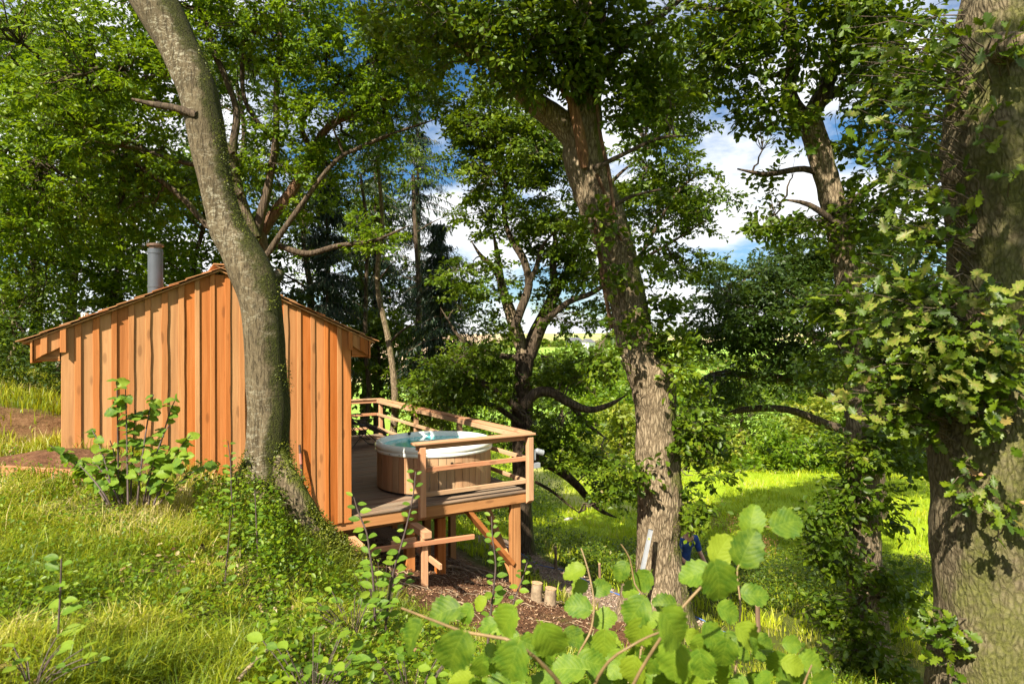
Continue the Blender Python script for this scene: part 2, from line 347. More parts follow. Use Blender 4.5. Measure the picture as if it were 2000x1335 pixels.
def m_smooth_bark():
    t = NT('bark_smooth'); c0 = t.n('TexCoord').outputs['Object']
    mp_ = lambda s: t.n('Mapping', {'Vector': c0, 'Scale': s}).outputs[0]
    fine = t.noise(mp_((1, 1, .35)), 55.0, 6, .7, .5); blot = t.noise(c0, 2.2, 6, .6); streak = t.noise(mp_((1, 1, .12)), 16.0, 5, .6, .4)
    c = t.ramp(t.math('ADD', t.math('MULTIPLY', fine, .55), t.math('MULTIPLY', streak, .45)), [(.36, (.045, .034, .019)), (.52, (.115, .088, .052)), (.66, (.20, .16, .10))])
    c = t.mix(t.math('MULTIPLY', t.ramp(blot, [(.42, 0.0), (.66, 1.0)]), .6), c, (.075, .06, .034))
    l1 = t.ramp(t.noise(mp_((1, 1, 2.4)), 13.0, 7, .72, .9), [(.53, 0.0), (.57, 1.0)]); l2 = t.ramp(t.noise(mp_((1, 1, .6)), 1.1, 3), [(.38, 0.0), (.55, 1.0)])
    c = t.mix(t.math('MULTIPLY', t.math('MULTIPLY', l1, l2), .7), c, (.34, .32, .24))
    ln = t.ramp(t.noise(mp_((3, 3, 40)), 1.6, 3, .6), [(.66, 0.0), (.72, 1.0)]); c = t.mix(t.math('MULTIPLY', ln, .3), c, (.36, .33, .25))
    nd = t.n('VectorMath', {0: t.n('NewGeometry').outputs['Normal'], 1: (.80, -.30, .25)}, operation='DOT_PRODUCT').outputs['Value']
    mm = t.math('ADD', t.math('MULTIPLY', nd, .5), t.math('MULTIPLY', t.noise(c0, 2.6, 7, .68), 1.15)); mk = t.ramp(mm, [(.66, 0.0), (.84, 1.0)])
    mc = t.ramp(t.noise(c0, 60.0, 3), [(.3, (.013, .017, .004)), (.7, (.055, .06, .008))])  # real moss, darkened on this side so its colour also stands for shade
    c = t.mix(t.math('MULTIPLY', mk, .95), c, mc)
    h = t.math('ADD', t.math('ADD', fine, t.math('MULTIPLY', streak, .8)), t.math('MULTIPLY', t.math('MULTIPLY', mk, t.noise(c0, 60.0, 3)), 2.0))
    cr_ = t.ramp(t.noise(mp_((1, 1, .16)), 34.0, 4, .75, 1.2), [(.38, 1.0), (.46, 0.0)]); c = t.mix(t.math('MULTIPLY', cr_, .55), c, (.03, .022, .012)); h = t.math('SUBTRACT', h, t.math('MULTIPLY', cr_, .8))
    return t.pbr(c, .85, t.bump(h, .8, .014), spec=.2)
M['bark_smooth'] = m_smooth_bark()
M['bark_root'] = m_bark('mossy_root', (0.05, 0.036, 0.022), (0.13, 0.10, 0.06), (0.24, 0.19, 0.12), 15.0, 0.22, moss=0.95, mdir=(.4, -.2, .9))
M['bark_dark'] = m_bark('bark_dark', (0.022, 0.016, 0.011), (0.065, 0.046, 0.03), (0.12, 0.088, 0.06), moss=0.5)
M['bark_red'] = m_bark('bark_red', (0.05, 0.025, 0.014), (0.13, 0.07, 0.04), (0.21, 0.125, 0.075), moss=0.35)
M['twig'] = m_plain('twig', (0.09, 0.065, 0.042), 0.8, 0, 0.4, 10)
M['twig_pale'] = m_plain('hazel_twig', (0.19, 0.125, 0.055), 0.6, 0, 0.25, 20)
M['twig_dark'] = m_plain('sapling_stem', (0.075, 0.05, 0.045), 0.7, 0, 0.3, 20)
M['deadwood'] = m_plain('dead_stick', (0.27, 0.20, 0.13), 0.85, 0, 0.35, 12, bump=0.5)
M['heartwood'] = m_bark('torn_heartwood', (0.07, 0.03, 0.015), (0.20, 0.10, 0.05), (0.30, 0.16, 0.085), 14, 0.08, 0.15)
# ------------------------------------------------------------------ the ground
GP = [U(*p) for p in [
    (0, 1335, 2.75), (250, 1335, 2.8), (600, 1335, 3.3), (850, 1335, 4.0), (1000, 1335, 4.6), (1250, 1335, 5.6), (1500, 1335, 7.0), (1700, 1345, 8.6),
    (100, 1200, 3.6), (100, 1060, 5.0), (0, 960, 6.2), (160, 935, 6.5), (300, 1000, 6.0), (400, 1100, 5.0), (500, 1200, 4.3), (560, 1060, 6.0),
    (620, 1140, 5.9), (600, 1050, 7.2), (690, 1110, 7.4), (520, 985, 6.5), (480, 965, 6.9), (560, 1000, 7.1), (760, 1200, 6.2), (850, 1250, 6.2), (1000, 1250, 7.2), (1120, 1270, 7.6),
    (780, 1140, 8.4), (950, 1180, 9.0), (1100, 1200, 9.6), (1200, 1212, 10.6), (1045, 1137, 12.9), (1300, 1185, 10.2), (1380, 1235, 9.8),
    (1035, 1093, 15), (1110, 1120, 13.9), (1170, 1146, 12.9), (1225, 1166, 12.2), (1400, 1230, 11), (1500, 1275, 10.4), (1640, 1318, 9.8),
    (1150, 1060, 19), (1100, 1000, 26), (1100, 935, 36), (1250, 1000, 26), (1500, 1090, 19), (1500, 1010, 27), (1450, 940, 37), (1750, 1010, 23), (1800, 900, 38), (1700, 1180, 14),
    (0, 895, 7.4), (0, 862, 8.4), (60, 862, 8.5), (105, 864, 8.5), (0, 792, 9.0), (80, 790, 9.15), (0, 755, 12.5)]]
GP += [onp(120, 864, 1, -.1), onp(300, 897, 1, -.1), onp(430, 945, 1, -.12), onp(585, 1040, 1, -.3), onp(660, 1092, 1, .5), onp(797, 1110, 1, .5), onp(860, 1120, 1, .5), onp(884, 1098, 1, 1.6), onp(1012, 1152, 1, .12)]
GP += [np.array(p, float) for p in [(-5.6, -9.1, 0.92), (-8.5, -9.5, 1.1), (-3.2, -9.0, 0.55), (-0.3, -7.0, -0.45), (3, -8.5, -2.0), (-12, -6, 1.6), (-12, 0, 2.4), (-12, 8, 3.0), (-7.2, 3, 1.5), (-7.5, 7, 1.8),
    (-5, 3, 0.3), (-3, 3.5, -0.8), (-1, 4, -1.7), (-4, 9, -0.5), (-1, 9, -2.0), (-6, 14, 1.0), (0, 14, -3.0), (-12, 20, 4.0), (-3, 22, -1.8), (6, 22, -4.6), (-5.5, -2.5, 0.93), (10, -6, -4.3), (-14, -12, 1.4)]]
GP = np.array(GP)
def _phi(r2): return np.where(r2 > 1e-12, 0.5*r2*np.log(np.maximum(r2, 1e-12)), 0.0)
def _tps(Q, lam):
    X = Q[:, :2]; n = len(X); K = _phi(((X[:, None]-X[None])**2).sum(-1)) + lam*np.eye(n)
    Pm = np.hstack([np.ones((n, 1)), X]); A = np.zeros((n+3, n+3)); A[:n, :n] = K; A[:n, n:] = Pm; A[n:, :n] = Pm.T
    return np.linalg.solve(A, np.concatenate([Q[:, 2], np.zeros(3)]))
_W = _tps(GP, 0.4)
def sstep(a, b, x): t = np.clip((x-a)/(b-a), 0, 1); return t*t*(3-2*t)
def ground_z(x, y, rough=True):
    x = np.asarray(x, float); y = np.asarray(y, float); sh = x.shape; x = x.ravel(); y = y.ravel()
    z = np.empty(len(x))
    for s in range(0, len(x), 40000):
        a = np.stack([x[s:s+40000], y[s:s+40000]], -1)
        z[s:s+40000] = _phi(((a[:, None]-GP[None, :, :2])**2).sum(-1))@_W[:len(GP)] + _W[-3] + a@_W[-2:]
    d = (x-CAM[0])*FW[0] + (y-CAM[1])*FW[1]; l = (x-CAM[0])*RT[0] + (y-CAM[1])*RT[1]
    far = np.interp(d, [-2000, -40, 0, 20, 36, 60, 100, 160, 230, 300, 360, 420, 520, 700, 1200, 3000], [25, 6, 0, -3.6, -5.4, -8.5, -13, -15.5, -13.5, -7.5, -2.5, 1.8, 4.5, 9, 15, 60])
    far = far - np.clip(l, -60, 45)*0.085*np.exp(-np.maximum(d, 0)/140) + 5*(fbm(np.stack([x/130, y/130, 0*x], -1), 3, 5)-0.45)*sstep(80, 260, d)
    q = np.sqrt((x-1)**2 + (y-5)**2); wgt = sstep(26, 44, q)
    z = z*(1-wgt) + far*wgt
    if rough:
        P3 = np.stack([x, y, 0*x], -1)
        nr = 1-sstep(20, 60, q)
        z = z + nr*(0.10*(fbm(P3*1.3, 3, 2)-0.45) + 0.05*(vnoise(P3*5, 9)-0.5))
    return z.reshape(sh)
def gpoint(px, py, D): p = U(px, py, D); return np.array([p[0], p[1], float(ground_z(p[0], p[1]))])

def seg_dist(x, y, pts):
    d = np.full(np.shape(x), 1e9)
    for a, b in zip(pts[:-1], pts[1:]):
        ab = np.array(b[:2])-np.array(a[:2]); t = np.clip(((x-a[0])*ab[0]+(y-a[1])*ab[1])/max(ab@ab, 1e-9), 0, 1)
        d = np.minimum(d, np.hypot(x-a[0]-t*ab[0], y-a[1]-t*ab[1]))
    return d
PATH = [U(*p) for p in [(960, 1075, 17.5), (1035, 1108, 14.6), (1110, 1137, 13.3), (1170, 1163, 12.2), (1225, 1186, 11.5), (1400, 1245, 10.4), (1500, 1290, 9.8), (1640, 1330, 9.2), (1900, 1345, 8.4)]]
TRACK = [U(*p) for p in [(-400, 890, 7.6), (0, 905, 7.0), (160, 910, 6.95), (330, 930, 7.1), (430, 948, 7.6)]]
SOIL = [(*U(*p)[:2], r_) for p, r_ in (((760, 1160, 8.0), .8), ((860, 1205, 7.7), .7), ((980, 1235, 7.6), .7), ((1100, 1240, 8.2), .8), ((1170, 1262, 8.4), .7), ((720, 1125, 8.0), .6))] + [(-3.3, 0.6, .9), (-2.4, -.5, .75), (-1.6, 0.3, 1.4), (-.6, 1.2, 1.5), (-.3, -.6, 1.0), (-1.2, -1.6, .9), (.4, -1.9, .8), (-.2, -2.6, .7), (-2, 3.5, 2.5), (-2.0, -1.0, .7), (-4.6, 3, 1.9), (.9, -.9, .7)]
BANK = [U(*p) for p in [(-300, 832, 8.6), (0, 832, 8.75), (60, 834, 8.85), (112, 838, 8.95)]]
TRAIL = [U(*p) for p in [(1040, 930, 40), (1080, 960, 33), (1120, 985, 29), (1240, 1000, 27)]]
def masks(x, y):
    P3 = np.stack([x, y, 0*x], -1); j = (fbm(P3*1.6, 3, 3)-0.45)*1.0
    soil = np.zeros(np.shape(x))
    for sx, sy, r in SOIL: soil = np.maximum(soil, 1-sstep(0.75, 1.15, np.hypot(x-sx, y-sy)/r + j*0.55))
    soil = np.maximum(soil, 1-sstep(0.36, 0.58, seg_dist(x, y, TRACK)+j*0.25))
    soil = np.maximum(soil, .85*(1-sstep(.25, .55, seg_dist(x, y, BANK)+j*.5)))
    path = 1-sstep(0.5, 0.75, seg_dist(x, y, PATH)+j*0.25)
    trail = 0.5*(1-sstep(0.3, 1.3, seg_dist(x, y, TRAIL)+j*1.2))
    return soil, path, trail
def axis(lo, hi, step, far, k):
    a = list(np.arange(lo, hi, step)); s = step; v = a[-1]
    while v < far: s *= k; v += s; a.append(v)
    s = step; v = lo; b = []
    while v > -far: s *= k; v -= s; b.append(v)
    return np.array(b[::-1]+a)
gx = axis(-11, 9, 0.19, 2600, 1.13); gy = axis(-9, 12, 0.19, 2600, 1.12)
GX, GY = np.meshgrid(gx, gy, indexing='ij'); GZ = ground_z(GX, GY)
nx, ny = GX.shape; ii = (np.arange(nx-1)[:, None]*ny + np.arange(ny-1)[None]).ravel()
gme = npmesh('ground', np.stack([GX, GY, GZ], -1).reshape(-1, 3), np.stack([ii, ii+ny, ii+ny+1, ii+1], -1), True)
so, pa, tr = masks(GX.ravel(), GY.ravel())
for nm, v in (('soil', so), ('path', pa), ('trail', tr)):
    a = gme.attributes.new(nm, 'FLOAT', 'POINT'); a.data.foreach_set('value', v.astype(np.float32))
# field colours of the far hillside: an arable field, a bright pasture, woodland edge
dd = (GX-CAM[0])*FW[0]+(GY-CAM[1])*FW[1]; ll = ((GX-CAM[0])*RT[0]+(GY-CAM[1])*RT[1])/np.maximum(dd, 1)
tan = ((ll < -0.035) & (dd > 250)) | ((dd > 455) & ((np.sin(dd/70+ll*40) > -0.2)))
a = gme.attributes.new('tan', 'FLOAT', 'POINT'); a.data.foreach_set('value', (tan & (dd > 200)).ravel().astype(np.float32))
def m_ground():
    t = NT('ground'); c0 = t.n('TexCoord').outputs['Object']
    at = lambda n: t.n('Attribute', attribute_name=n).outputs['Fac']
    n1 = t.noise(c0, 0.35, 6); n2 = t.noise(c0, 6.0, 6, 0.65); n3 = t.noise(c0, 30.0, 5, 0.7)
    g = t.ramp(n1, [(0.3, (0.05, 0.06, 0.012)), (0.55, (0.10, 0.105, 0.02)), (0.75, (0.17, 0.14, 0.05))])
    g = t.mix(t.math('MULTIPLY', t.ramp(n2, [(0.35, 0.0), (0.7, 1.0)]), 0.5), g, (0.055, 0.075, 0.012))
    s = t.ramp(t.math('ADD', t.math('MULTIPLY', n2, 0.5), t.math('MULTIPLY', n3, 0.5)), [(0.32, (0.035, 0.017, 0.009)), (0.5, (0.115, 0.056, 0.03)), (0.66, (0.21, 0.115, 0.066)), (0.8, (0.34, 0.23, 0.14))])
    gv = t.n('TexVoronoi', {'Vector': c0, 'Scale': 22.0}).outputs['Color']
    p = t.mix(0.6, t.mix(0.35, (0.23, 0.165, 0.12), gv, 'OVERLAY'), (0.20, 0.14, 0.10))
    d = t.n('VectorMath', {0: c0, 1: tuple(CAM)}, operation='DISTANCE').outputs['Value']
    mdw = t.mix(t.math('MULTIPLY', t.noise(c0, .5, 5), .8), (0.26, 0.36, 0.012), (0.13, 0.20, 0.012))
    g = t.mix(t.ramp(t.math('DIVIDE', d, 40.0), [(0.38, 0.0), (0.6, 1.0)]), g, mdw)
    fr = t.ramp(t.math('DIVIDE', d, 400.0), [(0.18, 0.0), (0.4, 1.0)])
    fld = t.mix(t.math('MULTIPLY', t.noise(c0, 0.02, 4), 0.5), (0.22, 0.36, 0.06), (0.17, 0.27, 0.045))
    fld = t.mix(at('tan'), fld, (0.40, 0.29, 0.19))
    c = t.mix(fr, g, fld)
    c = t.mix(at('trail'), c, (0.38, 0.30, 0.17)); c = t.mix(at('soil'), c, s); c = t.mix(at('path'), c, p)
    h = t.math('ADD', n2, t.math('MULTIPLY', n3, 0.5))
    return t.pbr(c, 0.95, t.bump(h, 0.8, 0.05), spec=0.1)
ground = tag(link('ground', gme, m_ground()), 'sloping grassy ground with bare soil falling to a valley', kind='structure')

# ------------------------------------------------------------------ timber cabin
CX0, CX1, CYB = -6.57, -3.07, 6.2
RX, RZ, EZ, EL_, ER = -4.84, 3.60, 2.63, -6.93, -2.73
def roof_z(x): return RZ - (RZ-EZ)*abs(x-RX)/((RX-EL_) if x < RX else (ER-RX))
cab = tag(empty('timber_cabin', (CX0, 0, 1.3)), 'larch clad cabin with vertical boards and a shingle roof on the slope', 'cabin')
def cpart(mb, name, mat, parent=None, bevel=0.004, smooth=False):
    o = mb.build(name, mat, None, smooth, bevel)
    me = o.data; c = np.array([v.co[:] for v in me.vertices]).mean(0)
    me.transform(Matrix.Translation(-Vector(c))); p = parent or cab; o.parent = p
    o.location = Vector(c) - Vector(p['_o'] if '_o' in p else p.location)
    o['_o'] = list(map(float, c)); return o
def cleanup_tmp():
    for o in bpy.data.objects:
        if '_o' in o: del o['_o']
def board(mb, x0, x1, zb, yf, yb, wane=0.0, top=lambda x: roof_z(x)-0.075, zb2=None, rs=None):
    n = 22 if wane else 1; rs = rs or random
    zb2 = zb if zb2 is None else zb2
    ph = [rs.uniform(0, 6.28) for _ in range(4)]
    def e(t, k): return wane*(0.6*math.sin(2.1*t*3.3+ph[k]) + 0.4*math.sin(t*13.0+ph[k+1])) if wane else 0
    V = []; F = []
    for i in range(n+1):
        t = i/n
        for j, x in enumerate((x0, x1)):
            xx = x + e(t*3, j*2); zt = top(xx); z = (zb if j == 0 else zb2) + (zt-(zb if j == 0 else zb2))*t
            V += [(xx, yf, z), (xx, yb, z)]
    for i in range(n):
        a = i*4; b = a+4
        F += [(a, a+2, b+2, b), (a+3, a+1, b+1, b+3), (a+2, a+3, b+3, b+2), (a+1, a, b, b+1)]
    F += [(0, 1, 3, 2), (n*4, n*4+2, n*4+3, n*4+1)]
    return mb.add(V, F)
BAT = [-6.40, -6.215, -6.03, -5.85, -5.67, -5.485, -5.295, -5.11, -4.93, -4.745, -4.565, -4.375, -4.185, -4.0, -3.82, -3.63, -3.44, -3.25]
edges = [CX0] + BAT + [CX1]
rs = random.Random(3)
for a, b in zip(edges[:-1], edges[1:]):
    zb = 0.55 if b < -5.2 else -0.09
    cpart(board(MB(), a+0.004, b-0.004, zb, -0.022 - rs.uniform(0, .003), 0.0), 'wall_board', M['larch_z'])
for i, x in enumerate(BAT):
    wd = rs.uniform(0.026, 0.036); zb = 0.5 if x < -5.2 else -0.075
    cpart(board(MB(), x-wd, x+wd, zb, -0.042 - rs.uniform(0, .003), -0.0258, 0.007 if i in (4, 5, 10, 13) else rs.choice([0, 0, .003]), rs=rs), 'batten', M['larch_z'])
# side and back walls, floor
for nm, bx in (('side_wall', (CX1-0.024, CX1, 0.002, CYB, -.09, roof_z(CX1)-.09)), ('side_wall', (CX0, CX0+.024, 0.002, CYB, 0.3, roof_z(CX0)-.09)), ('back_wall', (CX0+.03, CX1-.03, CYB-.03, CYB, -.09, 2.5)), ('floor', (CX0+.03, CX1-.03, .03, CYB-.04, -.06, 0.0))):
    cpart(MB().box(*bx), nm, M['larch_z'])
# glazed door in the side wall towards the deck
dr = cpart(MB().box(CX1+.002, CX1+.03, 2.2, 3.1, 0.02, 2.05), 'door', M['pine_z'])
cpart(MB().box(CX1+.032, CX1+.036, 2.32, 2.98, 0.5, 1.95), 'pane', m_plain('dark_glass', (0.03, 0.035, 0.035), 0.05), dr)
cpart(MB().box(CX1+.032, CX1+.07, 2.25, 2.29, 1.0, 1.14), 'handle', M['black'], dr)
# overhang boxes either side: soffit, end board, hanging barge boards
for s in (-1, 1):
    xe, xw = (EL_+.10, CX0-.004) if s < 0 else (ER-.09, CX1+.004)
    zlow = 2.37; cpart(MB().box(min(xe, xw), max(xe, xw), -.03, CYB+.1, zlow-.012, zlow+.012), 'soffit', M['larch_y'])
    cpart(MB().box(xe-.022 if s < 0 else xe, xe if s < 0 else xe+.022, -.09, CYB+.1, zlow-.03, roof_z(xe)-.07), 'fascia_board', M['larch_y'])
    cpart(board(MB(), min(xe, xw)+.002, max(xe, xw)-.002, zlow+.013, -.029, -.005), 'soffit_panel', M['larch_x'])
    xs = [xe+.004*-s, xe + (xw-xe)*0.42, xw-s*.035]
    for k in range(2):
        x0, x1 = sorted((xs[k], xs[k+1])); lo = lambda x: 2.37 + 0.15*abs(x-xe)/abs(xw-xe)
        cpart(board(MB(), x0+.003, x1-.003, lo(x0), -.068, -.045, zb2=lo(x1)), 'barge_board', M['larch_z'])
    xb = xs[1]; cpart(board(MB(), xb-.032, xb+.032, lo(xb-.03)+.004, -.094, -.0695, zb2=lo(xb+.03)+.004), 'barge_batten', M['larch_z'])
    xb = xs[2]; cpart(board(MB(), xb-.03, xb+.03, 2.46, -.108, -.0700), 'barge_batten', M['larch_z'])
roof = None
mb = MB()
for s in (-1, 1):
    xe = EL_ if s < 0 else ER
    mb.add([(RX, -.085, RZ-.05), (xe-s*-.02*0, -.085, EZ-.05), (xe, CYB+.15, EZ-.05), (RX, CYB+.15, RZ-.05), (RX, -.085, RZ-.072), (xe, -.085, EZ-.072), (xe, CYB+.15, EZ-.072), (RX, CYB+.15, RZ-.072)],
           [(0, 1, 2, 3), (7, 6, 5, 4), (0, 4, 5, 1), (1, 5, 6, 2), (2, 6, 7, 3)])
roof = cpart(mb, 'roof', M['larch_y'], bevel=0)
shm = {}
for s in (-1, 1):
    xe = EL_ if s < 0 else ER; sl = math.hypot(RX-xe, RZ-EZ); ang = math.atan2(RZ-EZ, abs(RX-xe)); nc = 11; ex = sl/nc
    base = MB(); wdt = 0.49
    base.add([(-.02, -wdt/2, .008), (.30, -wdt/2, -.012), (.30, wdt/2, -.012), (-.02, wdt/2, .008), (-.02, -wdt/2, .020), (.30, -wdt/2, -.004), (.30, wdt/2, -.004), (-.02, wdt/2, .020)],
             [(0, 3, 2, 1), (4, 5, 6, 7), (0, 1, 5, 4), (1, 2, 6, 5), (2, 3, 7, 6), (3, 0, 4, 7)])
    sm = bpy.data.meshes.new('shingle'); sm.from_pydata(base.v, [], base.f); sm.update(); sm.materials.append(M['shingle'])
    for i in range(nc):
        L_ = ex*i - (0.035 if i == 0 else 0)
        for k in range(13):
            y = -.115 + wdt/2 + k*(wdt+.005) + rs.uniform(-.006, .006) - (0.012 if i % 2 else 0)
            o = bpy.data.objects.new('shingle', sm); COL.objects.link(o); o.parent = roof
            x = xe + (-s)*L_*math.cos(ang); z = EZ + L_*math.sin(ang) - .030 + rs.uniform(0, .005)
            R_ = Matrix(((-s*math.cos(ang), 0, s*math.sin(ang)), (0, 1, 0), (math.sin(ang), 0, math.cos(ang))))
            o.matrix_local = Matrix.Translation(Vector((x, y, z)) - Vector(roof['_o'])) @ R_.to_4x4()
cpart(MB().beam((RX-.0, -.12, RZ+.012), (RX, CYB+.15, RZ+.012), .17, .022), 'ridge_capping', M['shingle'], roof)
fx, fy = -5.58, 1.63
fl = cpart(MB().tube([(fx, fy, 3.15), (fx, fy, 4.00)], .103, 28), 'stove_flue', M['flue'], smooth=False, bevel=0)
for z in (3.42, 3.93): cpart(MB().tube([(fx, fy, z), (fx, fy, z+.035)], .109, 28), 'clamp_band', M['flue'], fl, bevel=0)
cpart(MB().tube([(fx, fy, 4.045), (fx, fy, 4.075), (fx, fy, 4.095)], [.118, .118, .03], 24), 'cowl', M['copper'], fl, bevel=0)
cpart(MB().tube([(fx, fy, 4.0), (fx, fy, 4.05)], .085, 20), 'cowl_neck', M['copper'], fl, bevel=0)
cpart(MB().lathe([(.17, 0), (.15, .05), (.104, .12)], 24, (fx, fy, 3.18)), 'storm_collar', M['flue'], fl, bevel=0)
vx, vy = -6.44, 1.33; vn = cpart(MB().tube([(vx, vy, 2.80), (vx, vy, 2.93)], .035, 14), 'roof_vent', M['white'], bevel=0)
cpart(MB().tube([(vx, vy, 2.985), (vx, vy, 3.0)], .045, 14), 'vent_cap', M['white'], vn, bevel=0)
for k in range(8):
    a = k*math.pi/4; cpart(MB().box(vx+.036*math.cos(a)-.006, vx+.036*math.cos(a)+.006, vy+.036*math.sin(a)-.006, vy+.036*math.sin(a)+.006, 2.93, 2.985), 'vent_rib', M['white'], vn, bevel=0)
def pile(x, y, wdt=.15, top=-.20, parent=None, mat=None, name='support_post'):
    zb = float(ground_z(x, y))-.25
    return cpart(MB().box(x-wdt/2, x+wdt/2, y-wdt/2, y+wdt/2, zb, top), name, mat or M['larch_z'], parent, .006)
for x, y in ((-3.16, .5), (-4.4, .5), (-3.2, 3.2), (-4.6, 3.2), (-3.2, 5.9)): pile(x, y)

# ------------------------------------------------------------------ deck with railing
deck = tag(empty('timber_deck', (-1.5, 0, -1.4)), 'raised timber deck with post and rail balustrade beside the cabin', 'deck')
def dpart(mb, name, mat, parent=None, bevel=0.004): return cpart(mb, name, mat, parent or deck, bevel)
DL = 8.2
nb = int(DL/.148)
for k in range(nb):
    y0 = -.022 + k*.148
    x0 = CX1+.03 if y0 < CYB+.02 else -6.2
    dpart(MB().box(x0, -.002 if 0 else 0.0, y0, y0+.133, -.028-rs.uniform(0, .001), rs.uniform(-.002, .0015)), 'deck_board', M['deck'], bevel=.003)
dpart(MB().box(-4.35, 0.0, 0.0, .05, -.205, -.032), 'rim_beam', M['larch_x'])
dpart(MB().box(-.05, 0.0, .053, DL, -.205, -.032), 'rim_beam', M['larch_y'])
dpart(MB().box(-6.0, -.053, DL-.05, DL, -.205, -.032), 'rim_beam', M['larch_x'])
for y in (.48, 2.8, 5.4, 7.6): dpart(MB().box(-3.3, -.056, y, y+.075, -.385, -.208), 'bearer', M['larch_x'])
for x in np.arange(-2.9, -.2, .42): dpart(MB().box(x, x+.045, .055, DL-.055, -.20, -.032), 'joist', M['larch_y'])
# support posts
for x, y in ((-1.97, .52), (-1.42, .52), (-1.16, 1.75), (-2.6, 2.84), (-1.0, 2.84), (-2.0, 5.44), (-.5, 5.44), (-.5, 7.64), (-3.2, 7.64), (-2.6, 1.75)): pile(x, y, .15 if y < 1 else .13, -.386, deck)
zb = float(ground_z(-.16, .16))-.2
dpart(MB().box(-.235, -.10, .054, .19, zb, -.208), 'corner_post', M['larch_z'], bevel=.008)
dpart(MB().box(-.29, -.238, .056, .15, zb+.35, -.209), 'post_cleat', M['larch_z'])
pz = float(ground_z(-.16, .16))
dpart(MB().beam((-1.12, .10, -.205), (-.26, .10, -1.26), .07, .16, (0, -1, 0.3)), 'brace', M['larch_x'], bevel=.005)
dpart(MB().beam((-.16, 1.55, -.22), (-.16, .20, pz+.22), .06, .13, (1, 0, 0)), 'brace', M['larch_y'], bevel=.005)
for x, y in ((-.05, 5.4), (-.05, 8.0), (-.05, 2.8)): pile(x-.1, y, .13, -.206, deck)
def rpost(x0, x1, y0, y1, front):                                  # newel with the foot cut to a chamfer
    mb = MB(); zt = .928; V = []
    if front: a = [(x0, y0, -.16), (x1, y0, -.16), (x1, y1, -.225), (x0, y1, -.225)]
    else: a = [(x0, y0, -.225), (x1, y0, -.16), (x1, y1, -.16), (x0, y1, -.225)]
    mb.add(a+[(x0, y0, zt), (x1, y0, zt), (x1, y1, zt), (x0, y1, zt)], [(0, 3, 2, 1), (4, 5, 6, 7), (0, 1, 5, 4), (1, 2, 6, 5), (2, 3, 7, 6), (3, 0, 4, 7)])
    return dpart(mb, 'rail_post', M['pine_z'], bevel=.006)
rpost(-2.03, -1.93, -.125, -.024, True)
rpost(-.045, .06, -.125, -.024, True)
for y in (2.83, 5.34, 8.1): rpost(.003, .10, y-.05, y+.05, False)
for x in (-2.2, -4.4): dpart(MB().box(x, x+.1, DL+.003, DL+.1, -.2, .928), 'rail_post', M['pine_z'], bevel=.006)
dpart(MB().box(-2.13, .10, -.14, .035, .966, 1.002), 'cap_rail', M['pine_x'], bevel=.006)
dpart(MB().box(-.03, .135, .037, DL+.1, .967, 1.003), 'cap_rail', M['pine_y'], bevel=.006)
dpart(MB().box(-5.9, -.033, DL-.03, DL+.13, .966, 1.002), 'cap_rail', M['pine_x'], bevel=.006)
for z0, z1, e in ((.875, .964, 0), (.515, .59, .05), (.125, .195, .04)):
    dpart(MB().box(-2.05-e, -.003, -.022, .022, z0, z1), 'rail', M['pine_x'], bevel=.005)
    dpart(MB().box(-.042, .001, .024, DL-.002, z0+.001, z1+.001), 'rail', M['pine_y'], bevel=.005)
    dpart(MB().box(-5.9, -.044, DL+.0, DL+.042, z0, z1), 'rail', M['pine_x'], bevel=.005)
lp = onp(1045, 884, 0, .12)
lamp = dpart(MB().tube([(lp[0], lp[1], lp[2]+.03), (lp[0]+.04, lp[1]-.0, lp[2]+.03), (lp[0]+.15, lp[1]-.02, lp[2]-.01)], [.035, .05, .052], 16), 'outside_lamp', M['lampgrey'], bevel=0)
dpart(MB().box(.055, .12, lp[1]-.03, lp[1]+.03, lp[2]-.12, lp[2]+.06), 'lamp_bracket', M['lampgrey'], lamp)
dpart(MB().box(.065, .20, lp[1]-.05, lp[1]+.05, lp[2]-.26, lp[2]-.17), 'junction_box', M['lampgrey'], lamp)

# unfinished step frame in front of the deck
st = tag(empty('step_frame', tuple(onp(760, 1120, 1, -.5))), 'unfinished pale timber step frame in front of the deck edge', 'step frame')
def spart(mb, name, mat): return cpart(mb, name, mat, st, .004)
A = onp(828, 1128, 1, -.5); B = onp(706, 1098, 1, -.5)
za = float(ground_z(A[0], A[1])); zbq = float(ground_z(B[0], B[1]))
spart(MB().box(A[0]-.05, A[0]+.05, -.55, -.45, min(za, A[2])-.15, -.335), 'post', M['pine_z'])
spart(MB().box(A[0]-.045, A[0]+.08, -.62, -.03, -.333, -.235), 'tread_bearer', M['pine_y'])
spart(MB().box(B[0]-.045, B[0]+.055, -.55, -.45, min(zbq, B[2])-.15, -.40), 'post', M['pine_z'])
spart(MB().box(B[0]-.05, B[0]+.05, -.56, -.01, -.398, -.30), 'tread_bearer', M['pine_y'])
spart(MB().box(A[0]+.055, A[0]+.10, -.95, -.05, -.70, -.62), 'string_rail', M['pine_y'])
spart(MB().box(B[0]-.095, B[0]-.05, -.95, -.03, -.72, -.64), 'string_rail', M['pine_y'])
e0 = onp(662, 1083, 1, -.585); e1 = onp(926, 1047, 1, -.585)
spart(MB().beam(e0, e1, .045, .07), 'cross_bar', M['pine_x'])
e0 = onp(764, 1062, 1, -.527); e1 = onp(812, 1054, 1, -.527)
spart(MB().beam(e0, e1, .045, .09), 'packing_piece', M['pine_x'])

